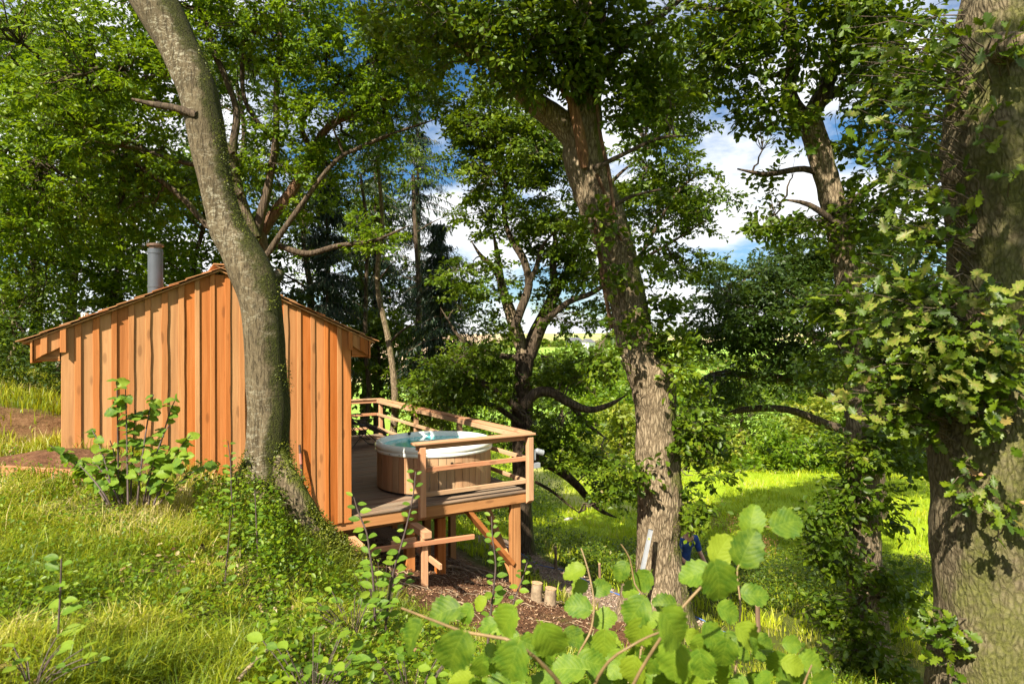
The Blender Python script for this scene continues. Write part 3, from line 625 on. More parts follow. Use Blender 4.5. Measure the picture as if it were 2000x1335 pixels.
# ------------------------------------------------------------------ hot tub
TC = (-1.17, 1.33); TR = 1.03
tub = tag(empty('hot_tub', (TC[0], TC[1], 0)), 'round cedar clad hot tub with white rim full of turquoise water', 'hot tub')
def tpart(mb, name, mat, parent=None, smooth=False, bevel=0.0): return cpart(mb, name, mat, parent or tub, bevel, smooth)
tc3 = (TC[0], TC[1], 0)
tpart(MB().lathe([(TR-.04, .003), (TR-.03, .003), (TR-.03, .05), (TR-.05, .05)], 72, tc3), 'plinth_ring', M['rubber'])
rim = tpart(MB().lathe([(TR-.02, .648), (TR+.012, .650), (TR+.028, .665), (TR+.03, .705), (TR+.018, .712), (TR+.034, .725), (TR+.036, .77), (TR+.015, .805), (TR-.015, .822), (TR-.05, .818), (TR-.075, .795), (TR-.10, .72), (TR-.15, .5), (TR-.22, .25), (TR-.32, .1), (0.02, .09)], 96, tc3), 'shell', M['acrylic'], smooth=True)
V = [(TC[0]+.932*math.cos(a*math.pi/36), TC[1]+.932*math.sin(a*math.pi/36), .735) for a in range(72)]
tpart(MB().add(V, [tuple(range(72))]), 'water', M['water'])
ns = 46
for k in range(ns):
    a0 = 2*math.pi*k/ns+.004; a1 = 2*math.pi*(k+1)/ns-.004; mb = MB(); am = (a0+a1)/2
    P = [(TR*math.cos(q), TR*math.sin(q)) for q in (a0, am, a1)] + [((TR-.02)*math.cos(q), (TR-.02)*math.sin(q)) for q in (a1, am, a0)]
    V = [(TC[0]+x, TC[1]+y, .045) for x, y in P] + [(TC[0]+x, TC[1]+y, .649) for x, y in P]
    mb.add(V, [(i, (i+1) % 6, (i+1) % 6+6, i+6) for i in range(6)] + [(5, 4, 3, 2, 1, 0), (6, 7, 8, 9, 10, 11)])
    tpart(mb, 'stave', M['cedar'])
for px_, py_ in ((782, 886), (803, 888)):
    v = U(px_, py_, 10.6); d = np.array([v[0]-TC[0], v[1]-TC[1]]); d = d/np.hypot(*d)*(TR+.03); tpart(MB().tube([(TC[0]+d[0]*.99, TC[1]+d[1]*.99, .685), (TC[0]+d[0]*1.006, TC[1]+d[1]*1.006, .685)], .008, 8), 'drain_cap', M['black'], rim)
a = math.atan2(-1, -.12); tpart(MB().tube([(TC[0]+TR*math.cos(a)*.99, TC[1]+TR*math.sin(a)*.99, .545), (TC[0]+TR*math.cos(a)*1.03, TC[1]+TR*math.sin(a)*1.03, .545)], .022, 10), 'valve', M['black'])
for q, r_ in ((math.radians(98), .028),): tpart(MB().tube([(TC[0]+.94*math.cos(q), TC[1]+.94*math.sin(q), .79), (TC[0]+.93*math.cos(q), TC[1]+.93*math.sin(q), .835)], r_, 12), 'air_knob', M['black'], rim)
q = math.radians(76); tpart(MB().tube([(TC[0]+.94*math.cos(q), TC[1]+.94*math.sin(q), .80), (TC[0]+.94*math.cos(q), TC[1]+.94*math.sin(q), .824)], .06, 18), 'control_panel', M['lampgrey'], rim)

# ------------------------------------------------------------------ two reclining loungers
def lounger(x, y, rz, label):
    t = tag(empty('folding_lounger', (x, y, 0), rz), label, 'lounger', 'reclining garden chairs on the deck')
    def lp_(mb, name, mat, parent=None): return mb.build(name, mat, parent or t)
    for s in (-1, 1):
        lp_(MB().tube([(s*.3, -.62, .30), (s*.3, -.2, .55), (s*.3, .15, .60), (s*.3, .45, .78), (s*.3, .9, 1.06)], .012, 6), 'side_frame', M['black'])
        lp_(MB().tube([(s*.27, -.42, .012), (s*.27, .22, .60)], .011, 6), 'leg', M['black'])
        lp_(MB().tube([(s*.25, .45, .012), (s*.25, -.15, .58)], .011, 6), 'leg', M['black'])
        lp_(MB().tube([(s*.33, -.15, .70), (s*.34, .0, .74), (s*.33, .30, .72)], .018, 6), 'armrest', M['black'])
        lp_(MB().tube([(s*.32, .02, .58), (s*.33, .05, .74)], .009, 6), 'arm_support', M['black'])
    for yy in (-.42, .45): lp_(MB().tube([(-.27, yy, .013), (.27, yy, .013)], .011, 6), 'foot_bar', M['black'])
    lp_(MB().tube([(-.3, -.62, .30), (.3, -.62, .30)], .012, 6), 'end_bar', M['black'])
    lp_(MB().tube([(-.3, .9, 1.06), (.3, .9, 1.06)], .012, 6), 'end_bar', M['black'])
    P = [(-.60, .305), (-.4, .42), (-.2, .53), (-.02, .56), (.14, .585), (.3, .67), (.45, .765), (.68, .90), (.88, 1.04)]
    V = []; F = []
    for i, (yy, z) in enumerate(P):
        for x_ in (-.28, -.1, .1, .28): V.append((x_, yy, z - .025*(1-abs(x_)/.3)))
    for i in range(len(P)-1):
        for j in range(3): F.append((i*4+j, i*4+j+1, i*4+j+5, i*4+j+4))
    o = lp_(MB().add(V, F), 'sling', M['fabric']); md = o.modifiers.new('th', 'SOLIDIFY'); md.thickness = .006
    o = lp_(MB().add([(-.2, .62, .90), (.2, .62, .90), (.2, .84, 1.05), (-.2, .84, 1.05), (-.2, .60, .93), (.2, .60, .93), (.2, .82, 1.08), (-.2, .82, 1.08)], [(0, 3, 2, 1), (4, 5, 6, 7), (0, 1, 5, 4), (1, 2, 6, 5), (2, 3, 7, 6), (3, 0, 4, 7)]), 'headrest', M['black'])
    return t
lounger(-1.15, 6.05, math.radians(108), 'blue grey reclining chair on the deck, nearer of the two')
lounger(-1.05, 7.25, math.radians(104), 'blue grey reclining chair near the far railing, farther of the two')
# ------------------------------------------------------------------ leaves
FH = nrm(np.array([FW[0], FW[1], 0])); RH = np.array([FH[1], -FH[0], 0]); ZZ = np.array([0, 0, 1.0])
def half_leaf(side, mid, fold=0.16, droop=0.16, notch=0.0, stalk=0.0, wav=.02):
    """outline of one side (x, y) from base to tip -> verts, tris, uv (leaf length 1 along y, face up z)"""
    ring = [(0.0, notch)] + list(side) + [(0.0, 1.0)] + [(-x, y) for x, y in reversed(side)]
    P = [(0.0, mid)] + ring
    V = np.array([(x, y, fold*abs(x)*1.6 - droop*y*y + wav*math.sin(9*y+3*x) + wav*1.2*math.sin(14*y)*abs(x)*4) for x, y in P])
    n = len(ring); F = np.array([(0, 1+(i+1) % n, 1+i) for i in range(n)])
    uv = np.array([(0.5+x, y) for x, y in P])
    if stalk:
        k = len(V); V = np.vstack([V, [(-.012, notch, 0), (.012, notch, 0), (.010, -stalk, .05), (-.010, -stalk, .05)]]); F = np.vstack([F, [(k, k+3, k+2), (k, k+2, k+1)]]); uv = np.vstack([uv, [(.5, .02)]*4])
    return V, F, uv
QUAD = (np.array([(0, 0, 0), (-.27, .5, .07), (0, 1, -.08), (.27, .5, .07)], float), np.array([(0, 2, 1), (0, 3, 2)]), None)
LOB4 = half_leaf([(.16, .22), (.13, .40), (.30, .62), (.17, .80)], .5)
HEX = (np.array([(0, 0, 0), (-.2, .3, .05), (-.27, .68, .03), (0, 1, -.10), (.27, .68, .03), (.2, .3, .05)], float), np.array([(0, 3, 2), (0, 2, 1), (0, 5, 4), (0, 4, 3)]), None)
OAK = half_leaf([(.05, .05), (.13, .16), (.09, .24), (.22, .36), (.14, .44), (.31, .60), (.19, .68), (.27, .82), (.13, .88), (.12, .97)], .5)
def _serr(pts, k, amp):
    o_ = []
    P = np.array(pts); d = np.r_[0, np.cumsum(np.hypot(*np.diff(P, axis=0).T))]; s_ = np.linspace(0, d[-1], k*2+1)
    X = np.interp(s_, d, P[:, 0]); Y = np.interp(s_, d, P[:, 1])
    for i in range(1, len(s_)-1): o_.append((X[i]*(1+(amp if i % 2 else -amp)), Y[i] + (amp*.3 if i % 2 else 0)))
    return o_
def grid_leaf(seed, rows=13, stalk=.24):
    r_ = random.Random(seed); yk = [0, .06, .18, .34, .5, .66, .78, .88, .95, 1.0]; wk = [.05, .22, .36, .44, .46, .42, .33, .22, .11, .0]
    fold = r_.uniform(.05, .35); droop = r_.uniform(.08, .45); curl = r_.uniform(-.25, .25); skew = r_.uniform(-.06, .06); ph = r_.uniform(0, 6)
    V = []; uv = []; cols = (-1, -.55, 0, .55, 1)
    for i in range(rows):
        t = i/(rows-1); y = t; w0 = float(np.interp(t, yk, wk))
        for c in cols:
            ser = 1 + (.10 if i % 2 else -.08)*(abs(c) == 1)*(t < .97) + .05*math.sin(5*t+ph)*(1 if c > 0 else -1)
            x = c*w0*ser; yy = y - .10*abs(c)*(1-t)*(t < .3) + (.03 if (i % 2 and abs(c) == 1) else 0)
            z = fold*abs(x) - droop*y*y + curl*x*y + .022*math.sin(11*y+ph)*abs(c) + .015*math.sin(17*y+3*c+ph)*abs(c)
            V.append((x+skew*math.sin(3.1*y), yy, z)); uv.append((.5+x, y))
    F = []
    for i in range(rows-1):
        for j in range(4):
            a = i*5+j; F += [(a, a+1, a+6), (a, a+6, a+5)]
    k = len(V); V += [(-.012, .01, .0), (.012, .01, .0), (.010, -stalk, .06), (-.010, -stalk, .06)]; F += [(k, k+3, k+2), (k, k+2, k+1)]; uv += [(.5, .02)]*4
    return np.array(V), np.array(F), np.array(uv)
HAZEL = [grid_leaf(i) for i in range(7)]
OVAL = half_leaf([(.14, .10), (.26, .30), (.29, .5), (.24, .70), (.12, .88)], .5, .2, .12)
def scatter_leaves(P, Dv, Nv, size, tmpl):
    V0, F0, _ = tmpl; n = len(P); k = len(V0)
    Y = nrm(Dv); Zv = nrm(Nv - Y*(Nv*Y).sum(-1, keepdims=True)); X = np.cross(Y, Zv)
    s_ = size[:, None, None]
    V = P[:, None, :] + s_*(V0[None, :, 0, None]*X[:, None, :] + V0[None, :, 1, None]*Y[:, None, :] + V0[None, :, 2, None]*Zv[:, None, :])
    F = (np.arange(n)*k)[:, None, None] + F0[None]
    return V.reshape(-1, 3), F.reshape(-1, 3)
def leaf_stuff(name, mat, parent, P, size, tmpl, g, up=0.55, out=None, droop=0.25, kind='stuff', rv=None, tilt=None):
    n = len(P); R1 = g.normal(size=(n, 3)); R2 = g.normal(size=(n, 3))
    Nv = nrm(R1)*1.0 + ZZ*up*2 if tilt is None else nrm(R1)*.75 + tilt*1.25; Dv = nrm(R2*[1, 1, .5]) - ZZ*droop
    if out is not None: Dv = Dv + out*0.9
    V, F = scatter_leaves(P, Dv, Nv, np.broadcast_to(size, n)*g.uniform(.65, 1.25, n), tmpl)
    r = g.random(n) if rv is None else rv
    me = npmesh(name, V, F, False, np.repeat(r, len(tmpl[1])))
    o = link(name, me, mat, parent)
    if parent is not None: o.matrix_parent_inverse = Matrix.Translation(-parent.location)
    if kind: o['kind'] = kind
    return o
def child_np(name, V, F, mat, parent, smooth=True, kind=None):
    o = link(name, npmesh(name, V, F, smooth), mat, parent); o.matrix_parent_inverse = Matrix.Translation(-parent.location)
    if kind: o['kind'] = kind
    return o
_lm = {}
def leaf_mesh(key, tmpl, mat):
    if key not in _lm:
        V, F, uv = tmpl; me = npmesh(key, V, F, True, uv=uv); me.materials.append(mat); _lm[key] = me
    return _lm[key]
def leaf_obj(parent, me, pos, d, n, size, name='leaf'):
    Y = nrm(np.array(d, float)); Zv = np.array(n, float); Zv = nrm(Zv - Y*(Zv@Y)); X = np.cross(Y, Zv)
    o = bpy.data.objects.new(name, me); COL.objects.link(o); o.parent = parent
    p = np.array(pos, float) - np.array(parent.location)
    o.matrix_local = Matrix(((X[0]*size, Y[0]*size, Zv[0]*size, p[0]), (X[1]*size, Y[1]*size, Zv[1]*size, p[1]), (X[2]*size, Y[2]*size, Zv[2]*size, p[2]), (0, 0, 0, 1)))
    return o

# ------------------------------------------------------------------ trees
def px_line(pts, D):
    """[(px, py, radius_px[, depth])] -> rows of x, y, z, r in metres"""
    o_ = []
    for p in pts:
        d = p[3] if len(p) > 3 else D; q = U(p[0], p[1], d); o_.append((q[0], q[1], q[2], p[2]*d/FPX))
    return np.array(o_)
def bark_tube(Q, segs=36, step=.08, ridge=.02, lump=.05, flare=0.0, seed=0, roots=5):
    Q = catmull(Q, step); P, r = Q[:, :3], np.maximum(Q[:, 3], .004)
    V, F = tubeA(P, r, segs); m = len(P)
    C = np.repeat(P, segs, 0); d = V-C; u = nrm(d); rr = np.repeat(r, segs)
    arc = np.r_[0, np.cumsum(np.linalg.norm(np.diff(P, axis=0), axis=1))]; A = np.repeat(arc, segs)
    th = np.tile(np.arange(segs)*2*math.pi/segs, m)
    cyl = np.stack([np.cos(th)*rr*9, np.sin(th)*rr*9, A*1.3], -1)
    disp = ridge*(2*np.abs(fbm(cyl*2.2, 3, seed)-.45)*1.6-.3) + lump*rr/.3*(fbm(V*1.6, 3, seed+3)-.45)*2
    if flare:
        h = A; disp = disp + flare*np.exp(-h/.28)*(.55+.6*np.maximum(0, np.cos(roots*th+seed)))
    return V + u*disp[:, None], F, P
class Tree:
    def moss(s, dirv, thr, n, size, seed, zmax=1e9, patch=.5, name='moss'):
        g = np.random.default_rng(seed); V, C = s.lastV, s.lastC; nn = nrm(V-C); ok = (nn@nrm(np.array(dirv, float)) > thr) & (V[:, 2] < zmax) & (fbm(V*2.3, 3, seed) > patch)
        I = np.flatnonzero(ok)
        if len(I) == 0: return
        I = g.choice(I, n); P = V[I] + g.normal(size=(n, 3))*.025 + nn[I]*.004
        Vv, F = scatter_leaves(P, g.normal(size=(n, 3))*.7 + nn[I]*.6, nn[I] + g.normal(size=(n, 3))*.5, g.uniform(.5, 1.2, n)*size, QUAD)
        o = link(name, npmesh(name, Vv, F, False, np.repeat(g.random(n), 2)), M['moss'], s.e); o.matrix_parent_inverse = Matrix.Translation(-s.e.location); o['kind'] = 'stuff'
    def __init__(s, name, label, cat='tree', group=None, base=(0, 0, 0)):
        s.e = tag(empty(name, tuple(map(float, base))), label, cat, group); s.limb_pts = []; s.limb_r = []
    def limb(s, Q, name='limb', mat=None, segs=14, step=.12, **k):
        if name == 'limb': Q = np.array(Q, float); Q[-1, 3] = min(Q[-1, 3], .010)
        V, F, P = bark_tube(Q, segs, step, **k); o = child_np(name, V, F, mat, s.e); s.lastV, s.lastC = V, np.repeat(P, segs, 0)
        s.limb_pts.append(P); return o
    def twigs(s, lobes, mat_twig, seed, hub_every=7, thick=1.0, sub=2, keep=.27, gs=.8, reach=.5, nray=5):
        g = np.random.default_rng(seed); C = []
        for (c, rx, ry, rz, n) in lobes:
            a = nrm(g.normal(size=(n*2, 3)))*(g.random((n*2, 1))**.42)
            p = np.array(c) + RH*(a[:, :1]*rx) + FH*(a[:, 1:2]*ry) + ZZ*(a[:, 2:]*rz)
            p = p[vnoise(p*gs, seed) > keep][:n]; C.append(p)
        C = np.vstack(C); LP = np.vstack(s.limb_pts)
        H = C[::hub_every].copy()
        dl = ((H[:, None]-LP[None])**2 + np.array([0, 0, .0])).sum(-1); nl = LP[dl.argmin(1)]
        H = H + (nl-H)*.30
        def curve(a, b, m, jit):
            t = np.linspace(0, 1, m)[None, :, None]; ln = np.linalg.norm(b-a, axis=1)[:, None, None]
            P = a[:, None]*(1-t) + b[:, None]*t + ZZ*(np.sin(t*math.pi)*ln*g.uniform(-.02, .14, (len(a), 1, 1)))
            P = P + g.normal(size=(len(a), m, 3))*jit*ln*np.sin(t*math.pi)
            return P
        P1 = curve(nl, H, 7, .06); ln = np.linalg.norm(H-nl, axis=1)
        r1 = (np.clip(.012+.016*ln, .012, .07)*thick)[:, None]*np.linspace(1, .4, 7)[None]
        dh = ((C[:, None]-H[None])**2).sum(-1); hi = dh.argmin(1); alt = P1[hi, 4]
        P2 = curve(alt, C, 5, .07); l2 = np.linalg.norm(C-alt, axis=1)
        r2 = (np.clip(.004+.006*l2, .004, .016)*thick)[:, None]*np.linspace(1, .35, 5)[None]
        R_ = nrm(g.normal(size=(len(C), nray, 3))*[1, 1, .45] + .45*nrm(C-alt)[:, None]); s.rays = R_*g.uniform(.55, 1.25, (len(C), nray, 1))
        s.tilt = nrm(ZZ*1.1 + g.normal(size=(len(C), 3))*.55)
        V1, F1 = tubes_batch(P1, r1, 5); V2, F2 = tubes_batch(P2, r2, 3)
        V = [V1, V2]; F = [F1, F2+len(V1)]
        if sub:
            a = np.repeat(C, sub, 0); b = a + s.rays[:, :sub].reshape(-1, 3)*reach
            P3 = curve(a, b, 4, .08); V3, F3 = tubes_batch(P3, np.full((len(a), 4), .003)*thick*np.linspace(1, .4, 4)[None], 3); V.append(V3); F.append(F3+len(V1)+len(V2))
        child_np('branches', np.vstack(V), np.vstack(F), mat_twig, s.e, True, 'stuff')
        s.C = C; s.dirs = nrm(C-alt); return C
    def leaves(s, per, size, tmpl, mat, seed, spread=.34, flat=.6, up=.5, name='crown', C=None, droop=.25):
        g = np.random.default_rng(seed+50); C = s.C if C is None else C; n = len(C)*per
        ci = np.repeat(np.arange(len(C)), per); rk = g.integers(0, s.rays.shape[1], n); tt = g.random(n)**.7*1.05
        off = s.rays[ci, rk]*(tt*2.0*spread)[:, None] + g.normal(size=(n, 3))*spread*.22*[1, 1, flat]
        P = C[ci] + off
        rv = np.clip(np.repeat(g.random(len(C)), per)*.55 + g.random(n)*.45, 0, 1)
        return leaf_stuff(name, mat, s.e, P, size, tmpl, g, up, nrm(s.rays[ci, rk]), droop, rv=rv, tilt=s.tilt[ci])
def lobe(px, py, D, rx, ry, rz, n): return (U(px, py, D), rx, ry, rz, n)

# -- 1 leaning grey trunk in front of the cabin
Q = px_line([(520, 1010, 60), (522, 965, 58), (522, 930, 50), (523, 860, 46), (525, 800, 44), (519, 720, 42.5), (515, 640, 43), (507, 575, 45), (488, 525, 47), (468, 483, 42), (445, 445, 39), (428, 385, 35.5), (412, 310, 38), (397, 230, 40), (383, 170, 41), (345, 85, 42), (300, 0, 48), (262, -70, 46), (215, -170, 40), (180, -300, 34)], 6.9)
Q[2:, 3] *= .88
T1 = Tree('leaning_tree', 'tall grey leaning trunk with mossy bark right in front of the cabin', base=(Q[1][0], Q[1][1], float(ground_z(Q[1][0], Q[1][1]))))
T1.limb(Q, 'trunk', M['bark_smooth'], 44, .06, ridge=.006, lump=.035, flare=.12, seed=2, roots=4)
T1.moss((.85, -.3, .2), .45, 6000, .020, 3, patch=.46)
T1.limb(px_line([(385, 226, 9), (345, 212, 7), (300, 204, 5.5), (258, 194, 2.5)], 6.72), 'branch_stub', M['bark_dark'], 10, .05, ridge=.006)
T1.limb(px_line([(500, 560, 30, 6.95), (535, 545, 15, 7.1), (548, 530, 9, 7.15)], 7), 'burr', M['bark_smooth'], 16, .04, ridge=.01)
for k, pts in enumerate([[(524, 830, 18), (545, 905, 22), (574, 965, 26), (610, 1030, 27), (650, 1080, 22), (700, 1128, 12)], [(524, 850, 18), (535, 925, 24), (556, 1000, 25), (590, 1080, 22), (615, 1150, 10)], [(522, 850, 18), (507, 925, 28), (490, 985, 25), (462, 1045, 10)], [(520, 855, 16), (492, 925, 24), (450, 963, 17), (405, 985, 6)]]):
    T1.limb(px_line([p+(6.9-.12*min(i, 2)+.05*i,) for i, p in enumerate(pts)], 6.8), 'root', M['bark_root'], 16, .06, ridge=.02, seed=k); T1.moss((.2, -.2, 1), -.1, 3000, .032, k, patch=.36)
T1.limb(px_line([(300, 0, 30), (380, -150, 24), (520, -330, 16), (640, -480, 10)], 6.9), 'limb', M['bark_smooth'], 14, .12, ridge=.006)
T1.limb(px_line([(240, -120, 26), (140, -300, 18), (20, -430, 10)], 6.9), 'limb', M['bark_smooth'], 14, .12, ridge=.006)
T1.twigs([lobe(250, -420, 7.2, 1.9, 1.8, 1.0, 60), lobe(560, -380, 7.4, 1.4, 1.4, .8, 45)], M['twig'], 11, sub=0)
T1.leaves(60, .13, HEX, M['leaf_oak'], 11, .32)

# -- 2 reddish many-limbed oak behind the cabin
D2 = 15.6
Q = px_line([(520, 900, 32), (518, 760, 30), (512, 640, 28), (506, 560, 27), (500, 500, 26), (497, 455, 24)], D2)
T2 = Tree('spreading_oak', 'wide oak with reddish limbs spreading behind the cabin roof', base=(Q[0][0], Q[0][1], float(ground_z(Q[0][0], Q[0][1]))))
T2.limb(Q, 'trunk', M['bark_red'], 28, .1, ridge=.02, seed=4)
for i, pts in enumerate([
    [(500, 470, 20), (530, 425, 17), (575, 365, 15), (610, 300, 13), (640, 250, 11), (700, 215, 9), (770, 185, 7), (850, 130, 5), (910, 90, 3)],
    [(610, 300, 9), (590, 240, 7), (640, 180, 6), (720, 120, 5), (800, 60, 3)],
    [(498, 460, 16), (520, 380, 12), (538, 280, 10), (540, 180, 9), (548, 60, 8), (552, -60, 6)],
    [(497, 465, 18), (470, 380, 13), (455, 300, 12), (462, 220, 10), (440, 150, 9), (410, 80, 7), (395, -20, 6)],
    [(492, 480, 16), (450, 460, 11), (405, 440, 10), (360, 390, 9), (310, 350, 8), (240, 305, 6), (170, 290, 4), (90, 330, 3)],
    [(470, 380, 9), (420, 330, 8), (370, 320, 7), (300, 300, 5), (220, 260, 4), (120, 240, 3)],
    [(455, 300, 9), (400, 240, 8), (340, 215, 7), (250, 175, 6), (160, 160, 4), (80, 190, 3)],
    [(400, 240, 7), (330, 130, 6), (260, 120, 5), (180, 125, 4), (90, 90, 3)],
    [(538, 280, 8), (480, 200, 6), (476, 100, 6), (500, 10, 5)],
    [(545, 480, 8), (600, 495, 9), (660, 480, 8), (730, 470, 6), (800, 440, 4)],
    [(520, 500, 9), (560, 440, 8), (650, 320, 7), (700, 290, 6), (770, 260, 5), (860, 230, 3)]]):
    T2.limb(px_line([(a_, b_, c_*.66) for a_, b_, c_ in pts], D2-.2*i % 1.4), 'limb', M['bark_red'] if i in (0,) else M['bark_dark'], 10, .14, ridge=.01, seed=i)
T2.twigs([lobe(110, 60, 14.0, 2.5, 2.0, 1.5, 120), lobe(120, 250, 13.6, 2.3, 2.0, 1.5, 125), lobe(260, 170, 14.4, 1.9, 1.8, 1.8, 80), lobe(70, 400, 14.4, 1.8, 1.8, 1.1, 80), lobe(250, 360, 15.2, 1.9, 1.8, 1.2, 80),
          lobe(420, 90, 15.4, 2.1, 2.0, 1.5, 120), lobe(620, 80, 15.0, 2.3, 2.0, 1.4, 150), lobe(660, 220, 15.8, 2.1, 1.9, 1.2, 110), lobe(800, 120, 15.0, 1.7, 1.6, 1.2, 100), lobe(730, 465, 15.5, .8, .8, .35, 16), lobe(560, 330, 16, 1.6, 1.6, 1.4, 80), lobe(360, -80, 14, 3, 2, 1.0, 70), lobe(720, -90, 14, 3, 2, 1.0, 60)], M['bark_dark'], 21, thick=1.6, sub=2, keep=.33)
T2.leaves(66, .125, QUAD, M['leaf_bright'], 21, .21, .5)

# -- 3 big central oak, wrapped in epicormic leaves
D4 = 10.0
Q = px_line([(1292, 1240, 62), (1290, 1190, 54), (1287, 1120, 48), (1287, 1050, 46), (1286, 960, 46), (1281, 850, 44), (1279, 760, 46), (1266, 720, 45), (1244, 680, 39), (1234, 620, 40), (1222, 560, 40), (1205, 500, 38), (1188, 440, 40), (1165, 390, 41), (1145, 330, 40), (1138, 260, 38), (1143, 190, 33), (1146, 110, 32), (1146, 20, 36), (1148, -90, 33), (1150, -220, 28), (1150, -380, 22)], D4)
Q[2:, 3] *= .92
T4 = Tree('ivy_clad_oak', 'big central oak with furrowed bark and leafy shoots, spirit level leaning on it', base=(Q[1][0], Q[1][1], float(ground_z(Q[1][0], Q[1][1]))))
T4Q = Q
T4.limb(Q, 'trunk', M['bark_oak'], 60, .045, ridge=.045, lump=.06, flare=.14, seed=5, roots=5)
T4.moss((.85, -.45, .2), .35, 7000, .022, 4, patch=.45)
for i, pts in enumerate([
    [(1125, 275, 25), (1095, 240, 24), (1050, 205, 22), (1005, 165, 19), (960, 120, 17), (890, 80, 14), (840, 35, 12), (790, -40, 9)],
    [(1150, 40, 20), (1172, -30, 20), (1190, -160, 16), (1240, -320, 10)],
    [(1150, 60, 14), (1115, -10, 14), (1080, -120, 12), (1000, -260, 8)],
    [(1165, 150, 12), (1230, 80, 9), (1290, 30, 7), (1380, -40, 5)],
    [(950, 115, 9), (920, 30, 8), (930, -60, 6)], [(1150, -200, 16, 9.6), (1080, -420, 12, 8.6), (1020, -640, 8, 7.4)], [(1080, -420, 9, 8.6), (1040, -380, 7, 7.8), (1000, -330, 4, 7.0)],
    [(1175, 420, 5), (1230, 385, 3.5), (1290, 370, 2.5)], [(1160, 330, 6), (1220, 300, 4), (1290, 270, 3), (1350, 265, 2)]]):
    T4.limb(px_line(pts, D4-.25*(i % 3)), 'limb', M['bark_oak'] if i < 3 else M['bark_dark'], 16, .1, ridge=.015, seed=i)
T4.limb(px_line([(1142, 328, 7, 9.66), (1138, 300, 12, 9.63), (1130, 250, 11, 9.6), (1118, 205, 8, 9.6), (1098, 175, 5, 9.6), (1070, 140, 3, 9.6)], 9.6), 'broken_limb', M['heartwood'], 14, .05, ridge=.02)
T4.limb(px_line([(1240, 1150, 26, 9.75), (1225, 1190, 20, 9.65), (1205, 1225, 14, 9.6), (1190, 1250, 7, 9.5)], 9.7), 'root', M['bark_oak'], 14, .06, ridge=.02)
T4.limb(px_line([(1290, 1150, 30, 9.8), (1290, 1190, 32, 9.68), (1290, 1225, 25, 9.6)], 9.7), 'root', M['moss'] if 0 else M['bark_oak'], 16, .05, ridge=.02)
# climbing stems
for pts in ([(1180, 20, 5), (1172, 100, 5), (1166, 180, 4), (1172, 260, 4), (1190, 340, 4), (1200, 420, 4)], [(1160, 430, 4), (1172, 500, 5), (1180, 560, 5), (1195, 640, 4)], [(1165, 340, 4), (1182, 380, 4), (1195, 430, 4), (1215, 470, 3)]):
    T4.limb(px_line(pts, D4-.42), 'climbing_stem', M['bark_red'], 6, .08, ridge=.003)
T4.twigs([lobe(960, 60, 9.2, 1.5, 1.4, .8, 62), lobe(1040, 90, 9.2, .9, 1.0, .7, 44), lobe(1240, 60, 9.6, 1.0, 1.1, .9, 60), lobe(1260, 200, 9.8, .7, .8, .7, 34), lobe(1150, 60, 9.3, .6, .3, .7, 26), lobe(1000, -330, 6.2, 1.4, 1.1, .8, 80), lobe(1010, -720, 6.4, 1.5, 1.2, 1.1, 80), lobe(850, 20, 9.6, 1.2, 1.2, .8, 42), lobe(1150, -160, 9.8, 2.6, 2.2, 1.1, 60), lobe(950, -150, 9.8, 2.0, 2.0, 1.0, 45), lobe(1040, 10, 8.8, .8, .6, .35, 14),  # the two nearest lobes lie out of view, added to shade the upper trunk
          lobe(1150, 130, 9.45, .55, .2, .6, 20), lobe(1250, 470, 9.8, .25, .4, .4, 6), lobe(1165, 470, 9.5, .15, .15, .4, 6), lobe(1290, 590, 9.8, .2, .3, .5, 10), lobe(1325, 700, 9.7, .25, .3, .45, 14), lobe(1185, 560, 9.6, .2, .2, .3, 4), lobe(1165, 700, 9.4, .3, .3, .2, 6), lobe(1345, 830, 9.7, .25, .3, .5, 16), lobe(1230, 915, 9.5, .25, .2, .25, 7), lobe(1375, 880, 9.8, .4, .4, .6, 16), lobe(1345, 990, 9.9, .2, .3, .4, 10), lobe(1230, 640, 9.5, .25, .15, .3, 5)], M['twig'], 31, sub=3, thick=.8)
T4.leaves(46, .118, HEX, M['leaf_oak'], 31, .19, .7)

